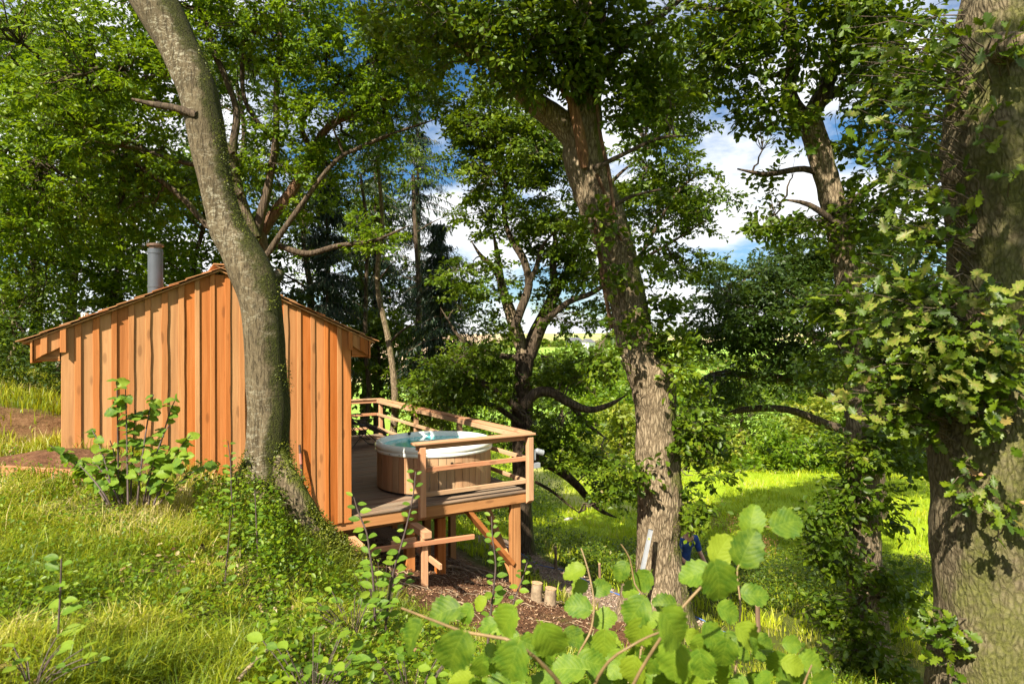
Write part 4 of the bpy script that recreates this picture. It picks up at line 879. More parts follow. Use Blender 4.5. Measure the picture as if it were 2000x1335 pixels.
# -- 4 Y-forked oak beyond the deck corner
D5 = 16.0
Q = px_line([(1022, 1130, 30), (1020, 1060, 24), (1020, 980, 20), (1020, 880, 19), (1020, 800, 20), (1022, 740, 18), (1027, 690, 20)], D5)
T5 = Tree('forked_oak', 'forked oak with a low branching Y trunk just beyond the deck corner', base=(Q[1][0], Q[1][1], float(ground_z(Q[1][0], Q[1][1]))))
T5.limb(Q, 'trunk', M['bark_dark'], 28, .1, ridge=.03, seed=6, flare=.15)
for i, pts in enumerate([
    [(1027, 700, 15), (1010, 650, 13), (1000, 620, 12), (985, 575, 9), (977, 540, 8), (972, 500, 6), (960, 440, 5)], [(985, 575, 6), (965, 525, 5), (940, 500, 4), (920, 470, 3)],
    [(1005, 640, 9), (1015, 610, 9), (1033, 555, 8), (1022, 505, 8), (1000, 470, 6), (985, 420, 5), (990, 340, 4), (1010, 250, 3)], [(1033, 555, 6), (1048, 520, 5), (1060, 480, 4), (1095, 440, 3)],
    [(1030, 695, 17), (1050, 645, 15), (1066, 612, 13), (1090, 560, 11), (1110, 530, 9), (1125, 480, 8), (1150, 420, 6), (1200, 350, 4), (1260, 300, 3)],
    [(1085, 570, 8), (1080, 520, 7), (1085, 470, 5), (1070, 420, 4)], [(1060, 630, 7), (1110, 590, 6), (1160, 570, 5), (1230, 520, 4), (1300, 480, 3), (1380, 430, 2)],
    [(1025, 790, 12), (1045, 768, 11), (1075, 765, 10), (1110, 785, 9), (1150, 800, 7), (1190, 790, 5), (1225, 770, 4)], [(1110, 785, 5), (1150, 830, 4), (1190, 860, 3)],
    [(1020, 890, 12), (1060, 900, 11), (1095, 920, 9), (1125, 945, 8), (1155, 980, 6), (1180, 1000, 4), (1205, 1010, 3)], [(1045, 940, 3), (1080, 960, 3), (1110, 985, 2), (1130, 1000, 2)],
    [(1015, 800, 8), (980, 770, 6), (930, 740, 5), (880, 700, 4)], [(1018, 700, 7), (960, 690, 5), (900, 660, 4), (860, 600, 3)], [(1020, 830, 6), (960, 790, 5), (900, 790, 4)], [(1240, 520, 4), (1320, 380, 3), (1380, 330, 2)]]):
    T5.limb(px_line(pts, D5-.3*(i % 4)), 'limb', M['bark_dark'] if i != 0 else M['bark_oak'], 10, .14, ridge=.012, seed=i)
T5.twigs([lobe(1000, 320, 15.5, 1.7, 1.8, 1.6, 120), lobe(1080, 430, 15.5, 1.2, 1.4, 1.0, 62), lobe(930, 560, 15.6, .9, 1.2, .9, 34), lobe(950, 230, 15.5, 1.4, 1.4, .9, 60), lobe(1090, 300, 15.6, 1.0, 1.2, 1.0, 50), lobe(1135, 530, 15.8, .6, .9, .7, 24), lobe(1110, 620, 15.8, .7, .9, .35, 14), lobe(1320, 520, 16, .8, 1.0, .5, 24), lobe(960, 430, 15.8, .8, 1.0, .6, 18), lobe(1180, 420, 15.8, .8, 1, .6, 26), lobe(1270, 330, 15.8, 1.3, 1.6, 1.4, 70), lobe(1350, 400, 15.8, 1.1, 1.3, .9, 45), lobe(1320, 200, 16, 1.1, 1.3, .9, 62), lobe(1290, 110, 16, .9, 1.2, .7, 30),
          lobe(1105, 725, 15.6, .8, 1.1, .4, 40), lobe(1080, 840, 15.4, .8, 1.1, .45, 20), lobe(1140, 895, 15.2, .9, 1.0, .3, 26), lobe(1195, 960, 15.0, .55, .9, .22, 18), lobe(920, 720, 15.6, 1.1, 1.2, .8, 65), lobe(860, 770, 15.8, 1.0, 1.2, .6, 40), lobe(1050, 560, 15.8, .7, .9, .5, 10), lobe(1200, 600, 15.8, .7, 1.0, .3, 12), lobe(980, 660, 15.7, .6, .8, .4, 14)], M['twig'], 41, thick=1.1, sub=1)
T5.leaves(86, .125, QUAD, M['leaf_oak'], 41, .23, .55)

# -- 5 leafy oak on the right, wrapped in shoots from the ground up
D6 = 10.5
Q = px_line([(1705, 1370, 46), (1700, 1310, 40), (1694, 1200, 36), (1688, 1080, 33), (1684, 980, 31), (1681, 860, 27), (1678, 760, 27), (1672, 660, 26), (1660, 590, 25), (1652, 520, 23), (1637, 450, 22), (1620, 370, 22), (1596, 280, 23), (1574, 222, 22)], D6)
T6 = Tree('leaf_wrapped_oak', 'slim oak wrapped in dense leafy shoots from foot to fork, right of centre', base=(Q[1][0], Q[1][1], float(ground_z(Q[1][0], Q[1][1]))))
T6.limb(Q, 'trunk', M['bark_oak'], 36, .07, ridge=.03, seed=8, flare=.1)
for i, pts in enumerate([[(1578, 235, 16), (1548, 205, 16), (1540, 170, 14), (1550, 120, 13), (1545, 60, 12), (1525, -40, 10), (1490, -160, 7)], [(1580, 230, 16), (1606, 185, 17), (1625, 130, 15), (1640, 60, 13), (1650, -60, 11), (1690, -200, 7)],
    [(1545, 70, 8), (1500, 45, 8), (1440, 20, 7), (1390, 20, 5), (1330, 0, 4)], [(1625, 350, 9), (1570, 330, 6), (1500, 340, 5), (1440, 330, 3)], [(1550, 130, 6), (1500, 150, 5), (1440, 130, 4), (1370, 100, 3)],
    [(1640, 440, 7), (1580, 400, 5), (1530, 390, 3)], [(1610, 200, 8), (1700, 120, 7), (1780, 60, 5), (1850, 20, 4)], [(1630, 420, 7), (1720, 350, 5), (1800, 300, 4)]]):
    T6.limb(px_line(pts, D6-.2*(i % 3)), 'limb', M['bark_dark'], 12, .12, ridge=.012, seed=i)
T6.twigs([lobe(1480, 50, 10, 1.2, 1.3, .9, 70), lobe(1410, 120, 10.2, .7, .9, .6, 40), lobe(1520, 220, 10.2, .7, 1.0, .5, 28), lobe(1530, 340, 10.4, .45, .8, .4, 16), lobe(1720, 100, 10, 1.2, 1.2, 1.0, 95), lobe(1760, 300, 10.2, 1.0, 1.1, 1.0, 80), lobe(1610, 40, 9.8, .9, 1.0, .8, 50), lobe(1540, 420, 10.5, .6, .7, .4, 22), lobe(1600, -120, 10, 2.6, 2, 1, 60), lobe(1700, 450, 10.2, .6, .7, .7, 40),
          lobe(1660, 960, 10.3, .3, .4, .3, 12), lobe(1720, 1000, 10.2, .25, .4, .3, 8), lobe(1650, 1090, 10.2, .45, .4, .25, 18), lobe(1730, 1150, 10.0, .3, .4, .4, 14), lobe(1640, 1190, 10.0, .3, .4, .25, 12), lobe(1690, 1240, 9.7, .35, .2, .4, 14), lobe(1690, 1320, 9.8, .7, .5, .35, 44), lobe(1690, 880, 10.2, .55, .5, .3, 26), lobe(1620, 1010, 10.2, .4, .4, .3, 12), lobe(1770, 880, 10.3, .5, .5, .35, 16), lobe(1650, 600, 10.1, .4, .4, .4, 22), lobe(1610, 720, 10.3, .35, .4, .4, 14), lobe(1570, 1020, 10.4, .35, .3, .2, 6)], M['twig'], 51, sub=2, thick=.9)
T6.leaves(36, .125, HEX, M['leaf_oak'], 51, .20, .65)

# -- 6 dark oak filling the right middle distance
D8 = 23.5
Q = px_line([(1712, 1080, 34), (1706, 1000, 26), (1700, 900, 24), (1690, 780, 22), (1660, 680, 20), (1620, 600, 16), (1580, 520, 10)], D8)
T8 = Tree('dark_oak', 'dark low-crowned oak in shade behind the leaf wrapped trunk', base=(Q[0][0], Q[0][1], float(ground_z(Q[0][0], Q[0][1]))))
T8.limb(Q, 'trunk', M['bark_dark'], 24, .12, ridge=.03, seed=9)
for i, pts in enumerate([[(1690, 790, 13), (1620, 770, 11), (1550, 745, 10), (1480, 735, 8), (1400, 730, 6), (1340, 755, 4)], [(1695, 850, 12), (1620, 830, 9), (1540, 800, 7), (1450, 800, 6), (1380, 825, 4)], [(1670, 700, 12), (1580, 650, 9), (1500, 600, 7), (1420, 580, 4)], [(1640, 630, 9), (1560, 560, 7), (1490, 520, 5)], [(1560, 745, 5), (1500, 690, 4), (1400, 650, 3)]]):
    T8.limb(px_line(pts, D8-.3*(i % 3)), 'limb', M['bark_dark'], 10, .16, ridge=.012, seed=i)
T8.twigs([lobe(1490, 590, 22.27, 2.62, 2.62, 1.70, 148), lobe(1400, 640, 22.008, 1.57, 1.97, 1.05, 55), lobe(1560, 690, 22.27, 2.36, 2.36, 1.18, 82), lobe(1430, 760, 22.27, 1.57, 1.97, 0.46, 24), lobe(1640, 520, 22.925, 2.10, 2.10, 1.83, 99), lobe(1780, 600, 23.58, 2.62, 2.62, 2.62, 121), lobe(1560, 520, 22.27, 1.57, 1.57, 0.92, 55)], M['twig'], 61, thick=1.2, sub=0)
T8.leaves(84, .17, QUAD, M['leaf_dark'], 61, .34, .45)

# -- generic woodland trees
def wood_tree(name, label, px, D, base_z=None, top_py=0, crown_lo=600, rw=2.4, rt=16, ncl=150, per=56, size=.18, mat='leaf_oak', bark='bark_dark', seed=0, tmpl=QUAD, spread=.42, lean=0, group='woodland trees behind the cabin', keep=.25, cat='tree'):
    g = np.random.default_rng(seed); b = U(px, 700, D); gz = float(ground_z(b[0], b[1])) if base_z is None else base_z
    zt = U(px, top_py, D)[2]; zl = U(px, crown_lo, D)[2]; t = Tree(name, label, cat, group, (b[0], b[1], gz)); H = zt-gz
    pts = []; rr = rt*D/FPX
    for k, f_ in enumerate(np.linspace(0, .92, 7)):
        off = RH*(lean*f_ + g.normal()*.12*min(1, k)*min(1, H/8)) + FH*g.normal()*.12*min(1, k)
        p = b + off; pts.append((p[0], p[1], gz-.3+(H+.3)*f_, rr*(1-.75*f_)))
    t.limb(np.array(pts), 'trunk', M[bark], 14, .25, ridge=.02, seed=seed)
    nl = 7; lob = []; ax = np.array(pts)[:, :3]
    for k in range(nl):
        zc = zl + (zt-zl)*((k+.5)/nl); f_ = np.clip((zc-gz)/H, 0, .9); a0 = np.array([np.interp(f_, np.linspace(0, .92, 7), ax[:, i]) for i in range(3)])
        th = g.uniform(0, 2*math.pi)+k*2.4; prof = math.sin(math.pi*min(.97, (k+.9)/(nl+.6)))**.7; R_ = rw*prof
        e = a0 + (RH*math.cos(th) + FH*math.sin(th))*R_*.62 + ZZ*g.uniform(.2, .6)
        s0 = a0 - ZZ*R_*.25
        m_ = (s0+e)/2 + ZZ*g.uniform(-.1, .25)
        t.limb(np.array([(*s0, rr*.4*(1-f_*.6)), (*m_, rr*.26*(1-f_*.5)), (*e, rr*.1)]), 'limb', M[bark], 7, .3, ridge=.005, seed=k)
        hz = (zt-zl)/nl*.85
        lob.append((e, R_*.62, R_*.62, hz, int(ncl/nl*.62))); lob.append((a0 - (RH*math.cos(th)+FH*math.sin(th))*R_*.35, R_*.6, R_*.6, hz, int(ncl/nl*.38)))
    t.twigs(lob, M['twig'], seed, sub=0, keep=keep, thick=1.1); t.leaves(per, size, tmpl, M[mat], seed, spread, .6)
    return t
BG = [  # px, depth, top, crown low, crown radius, trunk px radius, clusters, leaf material, label
    (60, 19, 120, 690, 2.8, 11, 330, 'leaf_bright', 'sunlit leafy tree at the left edge beyond the grass bank'),
    (230, 20, 180, 620, 2.8, 10, 330, 'leaf_oak', 'leafy tree behind the cabin, left of the stove flue'),
    (370, 18, 300, 640, 1.9, 9, 190, 'leaf_bright', 'bushy tree between the stove flue and the leaning trunk'),
    (-60, 15, 60, 660, 2.2, 11, 170, 'leaf_bright', 'bright leafy tree cut by the left photo edge'),
    (140, 24, 30, 560, 4.0, 10, 330, 'leaf_oak', 'tall tree deep in the wood above the low cabin eave'),
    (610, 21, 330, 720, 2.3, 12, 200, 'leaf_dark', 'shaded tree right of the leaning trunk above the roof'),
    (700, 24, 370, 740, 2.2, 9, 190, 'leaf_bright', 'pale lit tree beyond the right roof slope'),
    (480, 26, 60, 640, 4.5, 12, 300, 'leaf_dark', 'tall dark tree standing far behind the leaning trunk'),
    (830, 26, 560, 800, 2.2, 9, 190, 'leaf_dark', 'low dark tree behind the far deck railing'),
    (760, 20, 620, 790, 1.5, 7, 110, 'leaf_oak', 'small tree just behind the far deck corner'),
]
for i, (px, D, tp, cl, rw, rt, nc, mt, lb) in enumerate(BG):
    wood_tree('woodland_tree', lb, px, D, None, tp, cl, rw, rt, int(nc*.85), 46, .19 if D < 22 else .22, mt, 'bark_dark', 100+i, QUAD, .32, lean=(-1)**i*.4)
# thin bare understorey stems against the dark wood
for i, (px, D, r_, tp, ln, lb) in enumerate([(15, 15, 4, 560, .3, 'thin pale sapling trunk nearest the left photo edge'), (45, 17, 6, 500, -.2, 'dark upright trunk left of the low cabin eave'), (110, 16, 5, 600, .5, 'slanting pale stem under the low cabin eave'), (715, 19, 7, 330, .1, 'slim upright trunk above the far deck corner'), (765, 17.5, 9, 300, -.3, 'mossy trunk rising behind the far railing'), (812, 21, 9, 330, .0, 'straight bare trunk behind the hot tub'), (690, 23, 6, 420, .4, 'thin trunk beside the right roof eave')]):
    b = U(px, 700, D); gz = float(ground_z(b[0], b[1])); zt = U(px, tp, D)[2]; g = np.random.default_rng(i)
    t = Tree('thin_tree', lb, 'tree', 'slim trunks in the wood', (b[0], b[1], gz))
    f_ = np.linspace(0, 1, 7); Pq = np.array([(*(b + RH*(ln*k + .12*g.normal()))[:2], gz-.2+(zt-gz)*k, r_*D/FPX*(1-.6*k)) for k in f_])
    t.limb(Pq, 'trunk', M['bark_dark'] if i % 2 else M['bark_oak'], 12, .2, ridge=.012, seed=i)
    for k in range(4):
        q = Pq[3+k % 3]; th = g.uniform(0, 6.28); e = q[:3] + (RH*math.cos(th)+FH*math.sin(th))*1.1 + ZZ*.6
        t.limb(np.array([(*q[:3], q[3]*.4), (*(q[:3]*.5+e*.5+ZZ*.05), q[3]*.28), (*e, .006)]), 'limb', M['bark_dark'], 6, .2, ridge=.004)
    t.twigs([(Pq[-1, :3], .9, .9, .8, 22)], M['twig'], 300+i, sub=0); t.leaves(34, .13, QUAD, M['leaf_oak'], 300+i, .3)

# -- spruces
def spruce(label, px, D, top_py, lo_py, R0, rt, seed, dens=1.0):
    g = np.random.default_rng(seed); b = U(px, 700, D); gz = float(ground_z(b[0], b[1])); zt = U(px, top_py, D)[2]; zl = U(px, lo_py, D)[2]
    t = Tree('spruce_tree', label, 'tree', 'spruces in the wood', (b[0], b[1], gz))
    t.limb(np.array([(b[0], b[1], gz-.3, rt*D/FPX), (b[0], b[1], (gz+zt)/2, rt*.7*D/FPX), (b[0], b[1], zt, .02)]), 'trunk', M['bark_dark'], 12, .4, ridge=.02)
    n = int(85*dens); f_ = np.sort(g.random(n)); z = zl + (zt-zl)*f_; th = g.uniform(0, 6.28, n); ln = R0*(1-f_*.88)*g.uniform(.65, 1.1, n)
    s_ = np.linspace(0, 1, 9)[None]; u = (RH[None]*np.cos(th)[:, None] + FH[None]*np.sin(th)[:, None])
    P = np.array([b[0], b[1], 0])[None, None] + u[:, None]*(ln[:, None]*s_)[..., None] + ZZ*(z[:, None] + ln[:, None]*(.10*s_ - .55*s_**2 + .12*s_**4))[..., None]
    V, F = tubes_batch(P, np.full((n, 9), .018)*np.linspace(1, .3, 9)[None], 4); child_np('branches', V, F, M['twig'], t.e, True, 'stuff')
    k = 95; idx = np.repeat(np.arange(n), k); tt = g.random(n*k)**.75; si = np.minimum((tt*8).astype(int), 7); fr = tt*8-si
    B = P[idx, si]*(1-fr)[:, None] + P[idx, si+1]*fr[:, None]; B = B + g.normal(size=B.shape)*[.10, .10, .04]
    side = np.cross(u[idx], ZZ)*np.sign(g.normal(size=(n*k, 1)))
    Dv = -ZZ*g.uniform(.5, 1.5, (n*k, 1)) + side*g.uniform(.1, .9, (n*k, 1)) + u[idx]*g.uniform(0, .5, (n*k, 1))
    sz = g.uniform(.16, .42, n*k)*np.clip(1.2-tt, .5, 1)
    NEED = (np.array([(0, 0, 0), (-.09, .35, .02), (0, 1, 0), (.09, .35, .02)], float), np.array([(0, 2, 1), (0, 3, 2)]), None)
    V, F = scatter_leaves(B, Dv, g.normal(size=B.shape), sz, NEED)
    o = link('crown', npmesh('crown', V, F, False, np.repeat(g.random(n*k), 2)), M['needle'], t.e); o.matrix_parent_inverse = Matrix.Translation(-t.e.location); o['kind'] = 'stuff'
spruce('tall dark spruce with drooping boughs left of the blue sky gap', 735, 23, 110, 640, 3.0, 7, 1, 1.5)
spruce('tall spruce whose trunk stands bare against the blue sky', 818, 24, 100, 620, 2.8, 7, 2, 1.4)
spruce('low dense black spruce hanging beside the hot tub railing', 862, 19, 430, 760, 2.0, 5, 3, 1.2)
spruce('shadowy spruce directly above the right roof slope', 640, 19, 330, 760, 2.1, 6, 4, 1.2)

# -- valley trees and shrubs beyond the meadow
VAL = [(1095, 62, 700, 960, 5.5, 'leaf_oak'), (1160, 55, 740, 950, 4.5, 'leaf_bright'), (1215, 48, 800, 960, 3.5, 'leaf_yellow'), (1000, 70, 690, 900, 6, 'leaf_oak'), (900, 60, 720, 900, 5, 'leaf_bright'), (1180, 95, 690, 850, 7, 'leaf_oak'), (1260, 75, 705, 900, 6, 'leaf_bright'),
       (1340, 58, 790, 960, 4.5, 'leaf_bright'), (1400, 46, 850, 975, 3, 'leaf_yellow'), (1450, 64, 760, 950, 5.5, 'leaf_oak'), (1520, 42, 850, 970, 2.6, 'leaf_bright'), (1580, 52, 790, 960, 4.2, 'leaf_yellow'), (1640, 40, 860, 985, 2.6, 'leaf_bright'), (1760, 55, 760, 900, 4.5, 'leaf_oak'), (1830, 60, 720, 890, 5, 'leaf_bright'), (1600, 85, 700, 880, 7, 'leaf_oak'), (1720, 100, 690, 840, 8, 'leaf_bright'), (1930, 70, 700, 880, 6, 'leaf_oak')]
VL = ['rounded tree right of the forked trunk in the valley', 'bright rounded tree low between the two oaks', 'yellowish bush beside the central oak trunk', 'valley tree behind the forked trunk', 'pale valley tree behind the hot tub railing', 'far valley tree below the bright pasture', 'far light green tree just right of the central oak',
      'light green bush right of the central oak', 'yellow green shrub at the meadow edge', 'green valley tree under the dark oak branches', 'small bright shrub at the meadow edge', 'yellowish tree left of the leaf wrapped trunk', 'small bright shrub left of the leaf wrapped trunk', 'valley tree right of the leaf wrapped trunk', 'light valley tree beside the foreground trunk', 'far round tree behind the leaf wrapped trunk', 'distant pale tree right of the leaf wrapped trunk', 'valley tree hidden behind the foreground trunk']
for i, ((px, D, tp, cl, rw, mt), lb) in enumerate(zip(VAL, VL)):
    wood_tree('valley_tree', lb, px, D, None, tp, cl+30, rw, 6, int(120+rw*16), 28, .39*D/60+.09, mt, 'bark_dark', 400+i, QUAD, .55*D/60+.15, group='trees and bushes in the valley', keep=.15)
wood_tree('golden_shrub', 'golden yellow shrub behind the deck railing posts', 838, 17.5, None, 800, 880, .9, 3, 60, 60, .08, 'leaf_yellow', 'bark_dark', 480, QUAD, .2, group=None, cat='shrub')
# hedges and woods on the far hill: reads as one mass
g = np.random.default_rng(77); Pm = []
for px0, py0, px1, py1, D0, D1, n, h in [(1000, 692, 1300, 697, 300, 300, 2600, 3.5), (980, 668, 1110, 668, 440, 440, 900, 4), (1110, 668, 1300, 672, 430, 430, 900, 4), (1180, 664, 1240, 664, 520, 520, 900, 9), (850, 700, 990, 690, 320, 400, 900, 4), (960, 720, 1300, 730, 200, 190, 5000, 7), (1300, 720, 1900, 730, 190, 180, 8000, 9), (860, 735, 1000, 730, 180, 180, 2500, 7), (1300, 690, 2000, 690, 300, 280, 3500, 5)]:
    t_ = g.random(n); px = px0+(px1-px0)*t_; D = D0+(D1-D0)*t_ + g.normal(size=n)*7
    q = np.stack([CAM[i] + (FW[i] + RT[i]*(px-1000)/FPX)*D for i in range(3)], -1); gz = ground_z(q[:, 0], q[:, 1])
    q[:, 2] = gz + g.random(n)**.7*h*(.6+.8*vnoise(np.stack([px/7, D*0, D*0], -1), 3)); Pm.append(q)
Pm = np.vstack(Pm); dm = np.linalg.norm(Pm-CAM, axis=1)
o = leaf_stuff('hill_woodland', M['leaf_oak'], None, Pm, 1.0, QUAD, g, .5); tag(o, 'hedges and woods dotted over the far hillside', 'woodland', kind='stuff')
V = np.empty(len(o.data.vertices)*3, np.float32); o.data.vertices.foreach_get('co', V); V = V.reshape(-1, 4, 3); V = Pm[:, None]*(1) + (V-Pm[:, None])*(1.1+dm/200)[:, None, None]
o.data.vertices.foreach_set('co', V.astype(np.float32).ravel())
# farmhouse on the hill
def farmhouse(px, py, D, wd, label):
    p = U(px, py, D); z = float(ground_z(p[0], p[1])); e = tag(empty('farmhouse', (p[0], p[1], z), .5), label, 'house', 'farm buildings on the hill')
    MB().box(-wd/2, wd/2, -3, 3, 0, 4).build('wall', M['render'], e)
    MB().add([(-wd/2-.3, -3.4, 3.95), (wd/2+.3, -3.4, 3.95), (wd/2+.3, 3.4, 3.95), (-wd/2-.3, 3.4, 3.95), (-wd/2-.3, 0, 6.6), (wd/2+.3, 0, 6.6)], [(0, 1, 5, 4), (2, 3, 4, 5), (1, 2, 5), (3, 0, 4), (0, 3, 2, 1)]).build('roof', M['slate'], e)
    for x in (-wd/4, wd/4): MB().box(x-.6, x+.6, -3.03, -2.9, 1.2, 2.6).build('window', M['slate'], e)
farmhouse(1148, 672, 410, 11, 'small white farmhouse with a slate roof on the far hilltop')
farmhouse(1122, 668, 440, 16, 'long pale barn left of the white farmhouse')
# ------------------------------------------------------------------ foreground trunk on the right with its leafy shoots
D7 = 4.4
Q = px_line([(1935, 1640, 150), (1938, 1480, 128), (1940, 1335, 116), (1944, 1200, 112), (1942, 1080, 112), (1938, 980, 114), (1938, 880, 116), (1945, 760, 110), (1950, 620, 104), (1958, 480, 108), (1958, 320, 112), (1962, 200, 104), (1972, 60, 98), (1985, -80, 94), (2000, -300, 84), (2020, -560, 70)], D7)
Q[:, 3] *= .93; Q[:, :2] += RH[:2]*.02
T7 = Tree('massive_oak', 'massive foreground oak trunk cut by the right photo edge', base=(Q[2][0], Q[2][1], float(ground_z(Q[2][0], Q[2][1]))))
T7.limb(Q, 'trunk', M['bark_near'], 72, .04, ridge=.022, lump=.07, flare=.05, seed=12)
T7.limb(px_line([(1960, 95, 30, 4.1), (1990, 85, 22, 3.95), (2040, 60, 18, 3.8)], 4), 'limb', M['bark_oak'], 14, .05, ridge=.015)
for pts in ([(1990, -300, 60), (1800, -600, 40), (1500, -900, 20)], [(2010, -420, 50), (2200, -800, 30), (2400, -1100, 15)]):
    T7.limb(px_line(pts, D7), 'limb', M['bark_oak'], 14, .15, ridge=.02)
g = np.random.default_rng(5)
ZON = [  # px, py, depth, spread px x, y, spread depth, twigs, leaves per twig
    (1770, 560, 4.15, 75, 90, .30, 30, 8), (1720, 700, 4.1, 80, 70, .30, 36, 8), (1700, 560, 4.3, 60, 80, .3, 16, 7), (1800, 640, 4.0, 70, 60, .25, 22, 8), (1860, 690, 3.85, 90, 80, .22, 36, 8), (1950, 650, 3.75, 60, 90, .15, 24, 8), (1690, 760, 4.1, 60, 60, .25, 18, 8), (1960, 760, 3.8, 50, 50, .15, 13, 7), (1760, 800, 4.15, 60, 40, .25, 12, 7), (1880, 780, 3.9, 60, 40, .2, 10, 7), (1790, 420, 4.15, 75, 65, .3, 24, 7), (1740, 260, 4.2, 75, 85, .35, 26, 7), (1820, 130, 4.1, 65, 95, .3, 20, 6), (1690, 90, 4.4, 60, 80, .3, 12, 6), (1690, 640, 4.25, 50, 60, .2, 10, 6),
    (1935, 60, 3.85, 40, 50, .1, 5, 5), (1920, 240, 3.9, 40, 60, .12, 5, 4), (1890, 950, 4.0, 50, 40, .12, 7, 5), (1970, 990, 3.85, 30, 30, .1, 4, 5), (1815, 1225, 4.2, 32, 40, .12, 9, 7), (1850, 1255, 4.1, 20, 25, .1, 3, 6)]
LMo = leaf_mesh('leaf', OAK, M['leaf_near_oak']); cand = []; tw = []
for (px, py, D, sx, sy, sd, nt_, nl) in ZON:
    for k in range(nt_):
        q = U(px+g.normal()*sx*.62, py+g.normal()*sy*.62, D+g.normal()*sd*.6)
        ax = Q[np.abs(Q[:, 2]-(q[2]-.15)).argmin()]; r0 = q-np.array([ax[0], ax[1], q[2]]); r0[2] = 0
        root = np.array([ax[0], ax[1], 0]) + nrm(r0)*ax[3]*.9; root[2] = q[2]-g.uniform(.02, .3)
        if np.linalg.norm(r0) < ax[3]+.06: q = q + nrm(r0)*(ax[3]+.08-np.linalg.norm(r0))
        t_ = np.linspace(0, 1, 6)[:, None]; c = root*(1-t_)+q*t_ + ZZ*np.sin(t_*math.pi)*g.uniform(-.03, .08) + g.normal(size=(6, 3))*.012*np.sin(t_*math.pi); tw.append(c)
        for j in range(nl):
            f_ = g.uniform(.45, 1.05); b = root*(1-f_)+q*f_ + g.normal(size=3)*.035
            d = nrm(nrm(r0)*.7 + g.normal(size=3)*.8 - ZZ*.15); n_ = nrm(ZZ*1.0 + nrm(r0)*.5 - FH*.3 + g.normal(size=3)*.45)
            cand.append((b, d, n_, g.uniform(.075, .125)))
T7.twigs([lobe(1700, -700, 4.6, 1.5, 1.4, .7, 40), lobe(2150, -900, 4.8, 1.6, 1.5, .8, 40), lobe(1900, -1100, 5, 1.8, 1.6, .6, 40)], M['twig'], 71, sub=0); T7.leaves(50, .13, HEX, M['leaf_oak'], 71, .3)
V, F = tubes_batch(np.array(tw), np.full((len(tw), 6), .0055)*np.linspace(1, .4, 6)[None], 5); child_np('shoots', V, F, M['twig'], T7.e, True, 'stuff')
order = sorted(range(len(cand)), key=lambda i: np.linalg.norm(cand[i][0]-CAM)/cand[i][3])
for i in order[:300]: leaf_obj(T7.e, LMo, *cand[i])
rest = [cand[i] for i in order[300:]]
V, F = scatter_leaves(np.array([c[0] for c in rest]), np.array([c[1] for c in rest]), np.array([c[2] for c in rest]), np.array([c[3] for c in rest]), OAK)
o = link('foliage', npmesh('foliage', V, F, False, np.repeat(g.random(len(rest)), len(OAK[1]))), M['leaf_oak'], T7.e); o.matrix_parent_inverse = Matrix.Translation(-T7.e.location); o['kind'] = 'stuff'

# ------------------------------------------------------------------ unseen oak, added behind the viewer so its crown shades the right-hand trunks
bz = float(ground_z(-8.0, -15.5))
TB = Tree('shade_oak', 'unseen oak added behind the viewer to shade the right hand trunks', base=(-8.0, -15.5, bz))
TB.limb(np.array([(-8.0, -15.5, bz-.3, .34), (-7.9, -15.3, 4, .27), (-7.6, -14.9, 7.5, .16)]), 'trunk', M['bark_oak'], 24, .2, ridge=.03)
for e in ((-5.4, -10.7, 8.0), (-5.2, -10.5, 9.8), (-6.2, -11.6, 9.1)): TB.limb(np.array([(-7.85, -15.2, 5.0, .14), ((-7.8+e[0])/2, (-15.2+e[1])/2, 7.2, .09), (*e, .03)]), 'limb', M['bark_oak'], 10, .2, ridge=.01)
TB.twigs([((-5.2, -10.4, 8.0), 1.1, .9, .5, 24), ((-5.2, -10.4, 9.9), 1.2, 1.0, .6, 26)], M['twig'], 91, sub=0)
TB.leaves(50, .13, HEX, M['leaf_oak'], 91, .32)

